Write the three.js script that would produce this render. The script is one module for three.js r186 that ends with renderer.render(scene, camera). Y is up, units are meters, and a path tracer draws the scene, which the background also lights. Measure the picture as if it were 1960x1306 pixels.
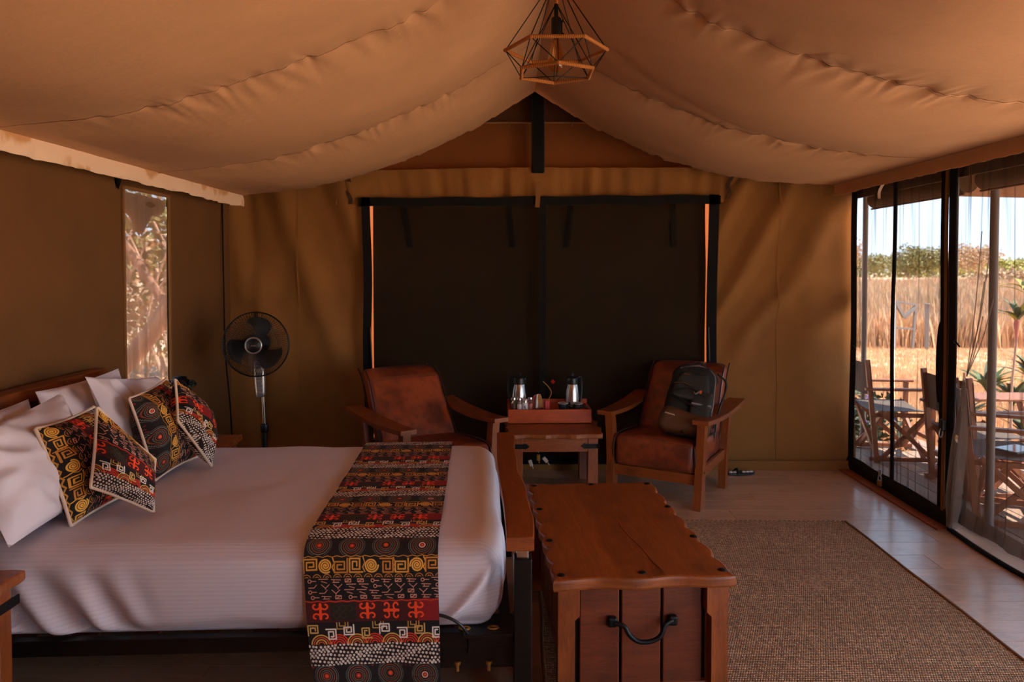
import * as THREE from 'three';
import { RoundedBoxGeometry } from 'three/addons/geometries/RoundedBoxGeometry.js';
import { mergeGeometries } from 'three/addons/utils/BufferGeometryUtils.js';

// ---------------------------------------------------------------- camera, sky, sun, exposure
const scene = new THREE.Scene();
const FRAME_W = 1960, FRAME_H = 1306, FOCAL = 1430;
const camera = new THREE.PerspectiveCamera(2 * Math.atan(FRAME_H / 2 / FOCAL) * 180 / Math.PI, FRAME_W / FRAME_H, 0.05, 600);
camera.position.set(0, 1.57, 0);
camera.rotation.set(-1.6 * Math.PI / 180, 0, 0);
camera.setViewOffset(FRAME_W, FRAME_H, 0, 98, FRAME_W, FRAME_H);
camera.updateProjectionMatrix();
camera.focus = 3.3; camera.userData.fStop = 3.4;

const renderer = new THREE.WebGLRenderer({ antialias: true });
renderer.toneMapping = THREE.LinearToneMapping;
renderer.toneMappingExposure = 6.0;
renderer.shadowMap.enabled = true;

{ // hazy dry-season sky: pale at the horizon, blue overhead
  const W = 256, H = 128, d = new Float32Array(W * H * 4);
  for (let r = 0; r < H; r++) {
    const y = Math.max(0, Math.sin(((r + 0.5) / H - 0.5) * Math.PI)), k = Math.pow(y, 0.55);
    for (let c = 0; c < W; c++) {
      const i = (r * W + c) * 4;
      d[i] = 0.86 * (1 - k) + 0.44 * k; d[i + 1] = 1.03 * (1 - k) + 0.78 * k; d[i + 2] = 1.18 * (1 - k) + 1.28 * k; d[i + 3] = 1;
    }
  }
  const t = new THREE.DataTexture(d, W, H, THREE.RGBAFormat, THREE.FloatType);
  t.mapping = THREE.EquirectangularReflectionMapping; t.magFilter = THREE.LinearFilter; t.needsUpdate = true;
  scene.background = t; scene.backgroundIntensity = 1.0;
}
const sun = new THREE.DirectionalLight(new THREE.Color(1.0, 0.90, 0.78), 7.0);
sun.position.set(7, 12, -0.6); sun.target.position.set(0, 0, -2.4);
sun.castShadow = true; sun.shadow.mapSize.set(4096, 4096);
Object.assign(sun.shadow.camera, { left: -25, right: 25, top: 25, bottom: -25, near: 0.1, far: 60 });
scene.add(sun, sun.target);

// ---------------------------------------------------------------- helpers
let seed = 7;
const rnd = () => { seed = (seed + 0x6d2b79f5) | 0; let t = Math.imul(seed ^ (seed >>> 15), 1 | seed); t = (t + Math.imul(t ^ (t >>> 7), 61 | t)) ^ t; return ((t ^ (t >>> 14)) >>> 0) / 4294967296; };
const rr = (a, b) => a + (b - a) * rnd();
const { sin, cos, PI, abs, max, min, floor, pow, exp, sqrt, atan2, hypot } = Math;
const clamp = (x, a = 0, b = 1) => max(a, min(b, x)), lerp = (a, b, t) => a + (b - a) * t, sm = (a, b, x) => { const t = clamp((x - a) / (b - a)); return t * t * (3 - 2 * t); };
const deg = (a) => a * PI / 180;
const V = (X, h, Z) => new THREE.Vector3(X, h, -Z);           // Z is the distance in front of the photographer
const hash = (x, y) => { let h = Math.imul(x | 0, 374761393) + Math.imul(y | 0, 668265263) | 0; h = Math.imul(h ^ (h >>> 13), 1274126177); return ((h ^ (h >>> 16)) >>> 0) / 4294967296; };
const noise = (x, y, px = 1e6, py = 1e6) => {                  // value noise, tiling with periods px, py
  const ix = floor(x), iy = floor(y), fx = x - ix, fy = y - iy, s = fx * fx * (3 - 2 * fx), t = fy * fy * (3 - 2 * fy);
  const m = (a, p) => ((a % p) + p) % p, x0 = m(ix, px), x1 = m(ix + 1, px), y0 = m(iy, py), y1 = m(iy + 1, py);
  return lerp(lerp(hash(x0, y0), hash(x1, y0), s), lerp(hash(x0, y1), hash(x1, y1), s), t);
};
const fbm = (x, y, px, py, o = 4) => { let a = 0, k = 0.5, n = 0; for (let i = 0; i < o; i++) { a += k * noise(x, y, px, py); n += k; x *= 2; y *= 2; px *= 2; py *= 2; k *= 0.5; } return a / n; };

function pixels(w, h, fn, srgb = true, metres = 1, metresV = metres) {   // a computed texture that covers metres x metresV
  const d = new Uint8Array(w * h * 4);
  for (let y = 0; y < h; y++) for (let x = 0; x < w; x++) { const c = fn(x / w, y / h), i = (y * w + x) * 4; d[i] = clamp(c[0], 0, 255); d[i + 1] = clamp(c[1], 0, 255); d[i + 2] = clamp(c[2], 0, 255); d[i + 3] = 255; }
  const t = new THREE.DataTexture(d, w, h); t.magFilter = THREE.LinearFilter; t.wrapS = t.wrapT = THREE.RepeatWrapping;
  if (srgb) t.colorSpace = THREE.SRGBColorSpace;
  t.repeat.set(1 / metres, 1 / metresV); t.needsUpdate = true; return t;
}
const mix3 = (a, b, t) => [lerp(a[0], b[0], t), lerp(a[1], b[1], t), lerp(a[2], b[2], t)];
function woodTex(a, b, c, k = 1) {                              // grain along u
  return pixels(512, 512, (u, v) => {
    const w = fbm(u * 3, v * 4, 3, 4, 3), g = fbm(u * 4 + w * 1.2, v * 48 + w * 3, 4, 48, 3), f = noise(u * 24, v * 200, 24, 200), r = 0.5 + 0.5 * sin(2 * PI * (v * 7 + w * 2.2));
    let col = mix3(a, b, clamp(0.15 + 0.55 * g * k + 0.3 * r * w)); col = mix3(col, c, clamp((w - 0.55) * 1.6) * 0.7 + 0.18 * (f > 0.72 ? 1 : 0)); return col;
  }, true, 0.55);
}
const std = (o) => new THREE.MeshStandardMaterial({ roughness: 0.8, ...o });
const phy = (o) => new THREE.MeshPhysicalMaterial({ roughness: 0.5, ...o });
const rgb = (r, g, b) => new THREE.Color().setRGB(r / 255, g / 255, b / 255, THREE.SRGBColorSpace);

// geometry
function uvBox(g, grain = 'x', off = true) {                    // box-projected uv in metres, u along the grain
  const p = g.attributes.position, n = g.attributes.normal, uv = new Float32Array(p.count * 2), ou = off ? rnd() * 3 : 0, ov = off ? rnd() * 3 : 0;
  for (let i = 0; i < p.count; i++) {
    const q = { x: p.getX(i), y: p.getY(i), z: p.getZ(i) }, m = { x: abs(n.getX(i)), y: abs(n.getY(i)), z: abs(n.getZ(i)) };
    const d = m.x >= m.y && m.x >= m.z ? 'x' : m.y >= m.z ? 'y' : 'z', ax = ['x', 'y', 'z'].filter((k) => k !== d);
    const u = ax.includes(grain) ? grain : ax[0], v = ax.find((k) => k !== u);
    uv[i * 2] = q[u] + ou; uv[i * 2 + 1] = q[v] + ov + (d === 'x' ? .31 : d === 'z' ? .57 : 0);
  }
  g.setAttribute('uv', new THREE.BufferAttribute(uv, 2)); return g;
}
const place = (g, x = 0, y = 0, z = 0, rx = 0, ry = 0, rz = 0) => { g.applyMatrix4(new THREE.Matrix4().compose(new THREE.Vector3(x, y, z), new THREE.Quaternion().setFromEuler(new THREE.Euler(rx, ry, rz)), new THREE.Vector3(1, 1, 1))); return g; };
const plain = (g) => { const r = g.index ? g.toNonIndexed() : g; for (const k of Object.keys(r.attributes)) if (!['position', 'normal', 'uv'].includes(k)) r.deleteAttribute(k); return r; };
const join = (a) => a.length === 1 ? a[0] : mergeGeometries(a.map(plain));
const rbox = (w, h, d, x = 0, y = 0, z = 0, r = .004, grain = 'x', rx = 0, ry = 0, rz = 0, seg = 1) => place(uvBox(new RoundedBoxGeometry(w, h, d, seg, min(r, w / 2.01, h / 2.01, d / 2.01)), grain), x, y, z, rx, ry, rz);
function bar(a, b, w, h, r = .003, up = new THREE.Vector3(0, 1, 0)) {      // box from a to b, grain along it
  const L = a.distanceTo(b), g = uvBox(new RoundedBoxGeometry(L, h, w, 1, min(r, w / 2.1, h / 2.1)), 'x'), x = b.clone().sub(a).normalize();
  let z = x.clone().cross(up); if (z.length() < 1e-3) z = new THREE.Vector3(0, 0, 1); z.normalize(); const y = z.clone().cross(x);
  return g.applyMatrix4(new THREE.Matrix4().makeBasis(x, y, z).setPosition(a.clone().add(b).multiplyScalar(.5)));
}
function tube(pts, r, seg = 0, rad = 8, closed = false) {
  const c = new THREE.CatmullRomCurve3(pts, closed, 'centripetal'), g = new THREE.TubeGeometry(c, seg || pts.length * 6, r, rad, closed);
  if (closed) return g;
  const ends = [0, 1].map((t) => { const s = new THREE.SphereGeometry(r, rad, 4); const p = c.getPointAt(t); return s.translate(p.x, p.y, p.z); });
  return join([g, ...ends]);
}
const rod = (a, b, r, rad = 8) => { const g = new THREE.CylinderGeometry(r, r, a.distanceTo(b), rad, 1), y = b.clone().sub(a).normalize(); return g.applyQuaternion(new THREE.Quaternion().setFromUnitVectors(new THREE.Vector3(0, 1, 0), y)).translate((a.x + b.x) / 2, (a.y + b.y) / 2, (a.z + b.z) / 2); };
const lathe = (pts, seg = 32) => new THREE.LatheGeometry(pts.map(([r, y]) => new THREE.Vector2(max(r, 1e-4), y)), seg);
function smooth(g) {                                            // normals shared by vertices at one place, uv kept
  const p = g.attributes.position, idx = g.index, map = new Map(), acc = [], id = new Int32Array(p.count);
  for (let i = 0; i < p.count; i++) { const k = Math.round(p.getX(i) * 2e4) + ',' + Math.round(p.getY(i) * 2e4) + ',' + Math.round(p.getZ(i) * 2e4); let j = map.get(k); if (j === undefined) { j = acc.length; acc.push(new THREE.Vector3()); map.set(k, j); } id[i] = j; }
  const A = new THREE.Vector3(), B = new THREE.Vector3(), C = new THREE.Vector3(), n = idx ? idx.count : p.count;
  for (let i = 0; i < n; i += 3) { const a = idx ? idx.getX(i) : i, b = idx ? idx.getX(i + 1) : i + 1, c = idx ? idx.getX(i + 2) : i + 2; A.fromBufferAttribute(p, a); B.fromBufferAttribute(p, b); C.fromBufferAttribute(p, c); B.sub(A); C.sub(A); B.cross(C); acc[id[a]].add(B); acc[id[b]].add(B); acc[id[c]].add(B); }
  const o = new Float32Array(p.count * 3); for (let i = 0; i < p.count; i++) acc[id[i]].clone().normalize().toArray(o, i * 3);
  g.setAttribute('normal', new THREE.BufferAttribute(o, 3)); return g;
}
function grid(nu, nv, f, flip = false, uvf = null) {             // open surface f(u, v) -> Vector3, uv in metres from arc length unless given
  const P = [], uv = [], ix = [];
  for (let j = 0; j <= nv; j++) for (let i = 0; i <= nu; i++) P.push(f(i / nu, j / nv));
  const at = (i, j) => P[j * (nu + 1) + i]; let U = 0, Vv = 0; const us = [0], vs = [0], mj = nv >> 1, mi = nu >> 1;
  for (let i = 1; i <= nu; i++) us.push(U += at(i, mj).distanceTo(at(i - 1, mj)));
  for (let j = 1; j <= nv; j++) vs.push(Vv += at(mi, j).distanceTo(at(mi, j - 1)));
  for (let j = 0; j <= nv; j++) for (let i = 0; i <= nu; i++) { const q = uvf ? uvf(i / nu, j / nv, us[i], vs[j]) : [us[i], vs[j]]; uv.push(q[0], q[1]); }
  for (let j = 0; j < nv; j++) for (let i = 0; i < nu; i++) { const a = j * (nu + 1) + i, b = a + 1, c = a + nu + 1, d = c + 1; flip ? ix.push(a, c, b, b, c, d) : ix.push(a, b, c, b, d, c); }
  const g = new THREE.BufferGeometry(); g.setAttribute('position', new THREE.Float32BufferAttribute(P.flatMap((p) => [p.x, p.y, p.z]), 3)); g.setAttribute('uv', new THREE.Float32BufferAttribute(uv, 2)); g.setIndex(ix); g.computeVertexNormals(); return g;
}
function sheet(nu, nv, f, th = .003, uvf = null, flip = false) { // closed cloth of thickness th
  const top = grid(nu, nv, f, flip, uvf), p = top.attributes.position, n = top.attributes.normal, N = p.count, pos = [...p.array], uv = [...top.attributes.uv.array, ...top.attributes.uv.array], nor = [...n.array], ix = [...top.index.array];
  for (let i = 0; i < N; i++) { pos.push(p.getX(i) - n.getX(i) * th, p.getY(i) - n.getY(i) * th, p.getZ(i) - n.getZ(i) * th); nor.push(-n.getX(i), -n.getY(i), -n.getZ(i)); }
  for (let i = 0, m = ix.length; i < m; i += 3) ix.push(ix[i] + N, ix[i + 2] + N, ix[i + 1] + N);
  const edge = []; for (let i = 0; i < nu; i++) edge.push([i, i + 1]); for (let j = 0; j < nv; j++) edge.push([j * (nu + 1) + nu, (j + 1) * (nu + 1) + nu]); for (let i = nu; i > 0; i--) edge.push([nv * (nu + 1) + i, nv * (nu + 1) + i - 1]); for (let j = nv; j > 0; j--) edge.push([j * (nu + 1), (j - 1) * (nu + 1)]);
  for (const [a, b] of edge) flip ? ix.push(a, b, a + N, b, b + N, a + N) : ix.push(a, a + N, b, b, a + N, b + N);
  const g = new THREE.BufferGeometry(); g.setAttribute('position', new THREE.Float32BufferAttribute(pos, 3)); g.setAttribute('normal', new THREE.Float32BufferAttribute(nor, 3)); g.setAttribute('uv', new THREE.Float32BufferAttribute(uv, 2)); g.setIndex(ix); return g;
}
function softBox(w, h, d, r, nx, ny, nz, warp) {                // rounded, dense box whose points warp(p, n) moves; base on y = 0
  const g = new THREE.BoxGeometry(w, h, d, nx, ny, nz), p = g.attributes.position, q = new THREE.Vector3(), c = new THREE.Vector3(), n = new THREE.Vector3();
  for (let i = 0; i < p.count; i++) {
    q.fromBufferAttribute(p, i); c.set(clamp(q.x, -w / 2 + r, w / 2 - r), clamp(q.y, -h / 2 + r, h / 2 - r), clamp(q.z, -d / 2 + r, d / 2 - r));
    n.copy(q).sub(c); if (n.length() > 1e-6) { const m = max(abs(n.x), abs(n.y), abs(n.z)); n.normalize(); q.copy(c).addScaledVector(n, r); void m; }
    q.y += h / 2; if (warp) warp(q, n); p.setXYZ(i, q.x, q.y, q.z);
  }
  return smooth(g);
}
function plankShape(pts, th, bev = .004) {                      // outline in the x-z plane, extruded upwards from y = 0
  const s = new THREE.Shape(pts.map(([x, z]) => new THREE.Vector2(x, -z)));
  return place(new THREE.ExtrudeGeometry(s, { depth: th - 2 * bev, bevelEnabled: true, bevelThickness: bev, bevelSize: bev, bevelSegments: 2, curveSegments: 4 }), 0, bev, 0, -PI / 2, 0, 0);
}

function hardBox(w, h, d, nx, ny, nz, warp, grain) {           // box with hard edges whose points warp(p) moves; base on y = 0
  const g = new THREE.BoxGeometry(w, h, d, nx, ny, nz), p = g.attributes.position, q = new THREE.Vector3();
  for (let i = 0; i < p.count; i++) { q.fromBufferAttribute(p, i); q.y += h / 2; warp(q); p.setXYZ(i, q.x, q.y, q.z); }
  g.computeVertexNormals(); return uvBox(g, grain);
}

// scene graph
const used = new Map();
const numbered = (n) => { const k = used.get(n) ?? 0; used.set(n, k + 1); return k ? n + '_' + String(k).padStart(3, '0') : n; };
const shade = (m) => { m.castShadow = m.receiveShadow = true; return m; };
function part(name, geos, mat, parent, label) { const m = shade(new THREE.Mesh(Array.isArray(geos) ? join(geos) : geos, mat)); m.name = name; if (label) m.userData.label = label; parent.add(m); return m; }
function tag(o, label, category, group, kind) { o.userData.label = label; o.userData.category = category; if (group) o.userData.group = group; if (kind) o.userData.kind = kind; return o; }
function thing(name, label, category, pos = [0, 0, 0], ry = 0, group, kind) { const o = new THREE.Group(); o.name = numbered(name); o.position.set(...pos); o.rotation.y = ry; scene.add(o); return tag(o, label, category, group, kind); }
function solo(name, geos, mat, label, category, group, kind) { const m = part(numbered(name), geos, mat, scene); return tag(m, label, category, group, kind); }
const struct = (name, label, category) => thing(name, label, category, [0, 0, 0], 0, undefined, 'structure');
function copy(src, label, pos, ry) { const c = src.clone(); c.name = numbered(src.name.replace(/_\d{3}$/, '')); scene.add(c); if (label) c.userData.label = label; if (pos) c.position.set(...pos); if (ry !== undefined) c.rotation.y = ry; return c; }

// ---------------------------------------------------------------- materials
const M = {};
{
  const canvasBump = pixels(256, 256, (u, v) => { const a = (sin(u * 2 * PI * 64) * sin(v * 2 * PI * 64)) * 20 + fbm(u * 16, v * 16, 16, 16, 3) * 200; return [a, a, a]; }, false, .5);
  const tint = (c, amt) => pixels(256, 256, (u, v) => { const k = 1 - amt + 2 * amt * fbm(u * 6, v * 6, 6, 6, 4) + (hash(floor(u * 256), floor(v * 256)) - .5) * .03; return c.map((x) => x * k); }, true, 1.3);
  M.cream = std({ map: tint([208, 158, 112], .04), bumpMap: canvasBump, bumpScale: .0015, roughness: .9 });
  M.valance = std({ map: pixels(512, 128, (u, v) => { const s = sm(.56, .72, fbm(u * 14, v * 3, 14, 3, 4)) * .8; return mix3([246, 214, 182], [206, 150, 92], s); }, true, 2.2, .5), roughness: .9 });
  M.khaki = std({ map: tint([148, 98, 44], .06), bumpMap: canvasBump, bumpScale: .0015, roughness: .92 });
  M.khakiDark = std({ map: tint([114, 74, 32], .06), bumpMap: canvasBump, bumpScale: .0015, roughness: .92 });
  M.gable = std({ map: tint([138, 78, 28], .06), roughness: .92 });
  M.olive = std({ map: tint([80, 54, 16], .06), roughness: .95 });
  M.roof = std({ color: rgb(120, 90, 60), roughness: .95 });
  M.black = std({ color: rgb(22, 18, 16), roughness: .75 });
  M.webbing = std({ color: rgb(8, 7, 7), roughness: 1 });
  M.steel = std({ color: rgb(26, 22, 20), roughness: .35, metalness: .4 });
  M.iron = std({ color: rgb(16, 14, 13), roughness: .45, metalness: .5 });
  M.strap = std({ color: rgb(140, 95, 50), roughness: .95 });
  M.wood = phy({ map: woodTex([174, 92, 38], [122, 56, 20], [62, 26, 8], 1.2), roughness: .38, clearcoat: .12, clearcoatRoughness: .35 });
  M.woodDark = phy({ map: woodTex([134, 62, 28], [98, 42, 18], [56, 22, 8], 1.2), roughness: .42 });
  M.woodTop = phy({ map: woodTex([176, 96, 34], [126, 60, 17], [66, 28, 9], 1.35), roughness: .42, clearcoat: .1, clearcoatRoughness: .4 });
  M.woodRed = phy({ map: woodTex([212, 94, 24], [174, 64, 14], [122, 42, 10]), roughness: .4 });
  M.floor = [[1, 1, 1], [.86, .85, .84], [1.08, 1.05, 1.02], [.93, .94, .95]].map((k) => {
    const t = woodTex([222, 180, 146], [194, 152, 120], [150, 112, 84]); return phy({ map: t, color: new THREE.Color(...k), roughness: .3, clearcoat: .5, clearcoatRoughness: .16 });
  });
  for (let i = 1; i < 4; i++) M.floor[i].map = M.floor[0].map;
  M.deck = [[1, 1, 1], [.9, .89, .88], [.8, .8, .8]].map((k) => std({ color: new THREE.Color(...k), roughness: .7 }));
  { const t = woodTex([186, 158, 138], [160, 132, 112], [120, 96, 80]); M.deck.forEach((m) => { m.map = t; }); }
  M.leather = phy({ map: pixels(512, 512, (u, v) => { const a = fbm(u * 5, v * 5, 5, 5, 5), b = fbm(u * 18 + 3, v * 18, 18, 18, 3); let c = mix3([156, 70, 34], [82, 30, 15], sm(.3, .75, a)); c = mix3(c, [60, 22, 12], sm(.5, .9, b) * .35); return c; }, true, .7), roughness: .36, clearcoat: .45, clearcoatRoughness: .32, bumpMap: pixels(256, 256, (u, v) => { const a = fbm(u * 40, v * 40, 40, 40, 2) * 255; return [a, a, a]; }, false, .25), bumpScale: .0008 });
  M.piping = std({ color: rgb(60, 20, 12), roughness: .5 });
  M.sheet = std({ map: pixels(64, 256, (u, v) => { const s = .5 + .5 * cos(v * 2 * PI * 8), k = 1 - .03 * (s > .62 ? 1 : 0); return [224 * k, 213 * k, 220 * k]; }, true, .2, .116), bumpMap: pixels(16, 256, (u, v) => { const s = .5 + .5 * cos(v * 2 * PI * 8); const a = s > .62 ? 60 : 200; return [a, a, a]; }, false, .2, .116), bumpScale: .0006, roughness: .75 });
  M.pillow = std({ color: rgb(230, 218, 222), roughness: .8 });
  M.cord = std({ color: rgb(226, 198, 172), roughness: .85 });
  M.jute = std({ map: pixels(128, 64, (u, v) => { const s = .5 + .5 * sin(2 * PI * (u * 32 + v)); return mix3([112, 62, 20], [206, 130, 56], s); }, true, .25, .02), roughness: .95 });
  M.inox = std({ color: rgb(205, 196, 188), metalness: 1, roughness: .22 });
  M.plastic = std({ color: rgb(14, 13, 13), roughness: .35 });
  M.silver = std({ color: rgb(190, 184, 180), metalness: .8, roughness: .3 });
  M.glass = phy({ color: 0xffffff, transmission: 1, roughness: .05, thickness: 0, ior: 1.45 });
  M.amber = phy({ color: rgb(255, 226, 176), transmission: 1, roughness: .04, thickness: 0 });
  M.white = std({ color: rgb(235, 228, 220), roughness: .6 });
  M.red = std({ color: rgb(190, 16, 12), roughness: .5 });
  M.brass = std({ color: rgb(186, 140, 72), metalness: .9, roughness: .4 });
  M.rug = std({ map: pixels(1024, 1024, (u, v) => {
    const row = v * 48, r = floor(row), fy = row - r, k = u * 60 + (r % 2 ? .5 : 0), c = floor(k), fx = k - c, sl = (r % 2 ? fx : 1 - fx);
    const body = sin(PI * clamp(fy)) * (.55 + .45 * sin(PI * ((sl + fy * .6) % 1))), t = hash(c, r % 48), l = fbm(u * 5, v * 5, 5, 5, 4);
    return mix3(mix3([104, 68, 42], [246, 196, 146], clamp(body * (.55 + .6 * t))), [150, 106, 70], clamp((l - .45) * .9)); }, true, .6),
    bumpMap: pixels(1024, 1024, (u, v) => { const row = v * 48, r = floor(row), fy = row - r, k = u * 60 + (r % 2 ? .5 : 0), fx = k - floor(k), a = 255 * sin(PI * fy) * (.4 + .6 * sin(PI * fx)); return [a, a, a]; }, false, .6), bumpScale: .005, roughness: .97 });
  M.rugEdge = std({ color: rgb(128, 94, 62), roughness: .95 });
  // fly screen: fine dark net that lets most of the light pass, with slack threads running down it
  const net = pixels(512, 256, (u, v) => { const w = fbm(u * 60 + .15 * sin(v * 9), v * 2, 60, 2, 3), s = sm(.5, .85, w), f = noise(u * 300, v * 4, 300, 4); const a = 128 + 44 * s + 18 * f; return [a, a, a]; }, false, 1.3, 2.2);
  M.net = std({ color: rgb(112, 94, 80), roughness: .9, transparent: true, opacity: 1, alphaMap: net, side: THREE.DoubleSide });
  M.netPale = std({ color: rgb(164, 132, 108), roughness: .9, transparent: true, opacity: 1, alphaMap: pixels(256, 256, (u, v) => { const a = 165 + 50 * fbm(u * 40, v * 3, 40, 3, 3) - 22 * noise(u * 120, v * 3, 120, 3); return [a, a, a]; }, false, 1.3, 2.2), side: THREE.DoubleSide });
  M.netThick = std({ color: rgb(150, 138, 128), roughness: .9, transparent: true, opacity: .55, side: THREE.DoubleSide });
  M.netDark = std({ color: rgb(20, 12, 5), roughness: .95, transparent: true, opacity: .3, side: THREE.DoubleSide });
  M.pack = std({ color: rgb(26, 23, 19), roughness: .8 }); M.packGreen = std({ color: rgb(38, 36, 29), roughness: .7 }); M.packBrown = phy({ color: rgb(92, 56, 30), roughness: .5 });
  M.grey = std({ color: rgb(128, 118, 112), roughness: .7 });
  M.orange = std({ color: rgb(220, 90, 30), roughness: .6 });
  M.teak = std({ map: woodTex([170, 104, 66], [138, 78, 46], [100, 54, 32]), roughness: .5 });
  M.canvasGrey = std({ color: rgb(96, 84, 76), roughness: .9 });
  M.pole = std({ color: rgb(104, 96, 90), roughness: .5 });
  M.awning = std({ color: rgb(128, 82, 50), roughness: .95 });
  M.bark = std({ map: pixels(128, 256, (u, v) => mix3([196, 146, 118], [136, 98, 78], fbm(u * 10, v * 5, 10, 5, 4)), true, .4), roughness: .95 });
  M.twig = std({ color: rgb(196, 158, 134), roughness: .95 });
  const leaf = (c) => phy({ color: c, roughness: .6, side: THREE.DoubleSide });
  M.leafDry = leaf(rgb(186, 150, 112)); M.leafOlive = leaf(rgb(128, 118, 62)); M.leafYellow = leaf(rgb(172, 160, 76)); M.leafGreen = leaf(rgb(70, 92, 38)); M.leafLime = leaf(rgb(150, 140, 46)); M.leafDark = leaf(rgb(50, 66, 36)); M.leafRust = leaf(rgb(190, 130, 98));
  M.petal = leaf(rgb(126, 92, 176)); M.stemPink = leaf(rgb(196, 110, 96));
  M.straw = std({ color: rgb(228, 190, 152), roughness: .95, side: THREE.DoubleSide });
  M.ground = std({ map: pixels(512, 512, (u, v) => mix3(mix3([232, 198, 162], [208, 166, 130], fbm(u * 6, v * 6, 6, 6, 5)), [160, 112, 72], sm(.6, .8, fbm(u * 40, v * 40, 40, 40, 2)) * .5), true, 9), roughness: 1 });
}
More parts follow.
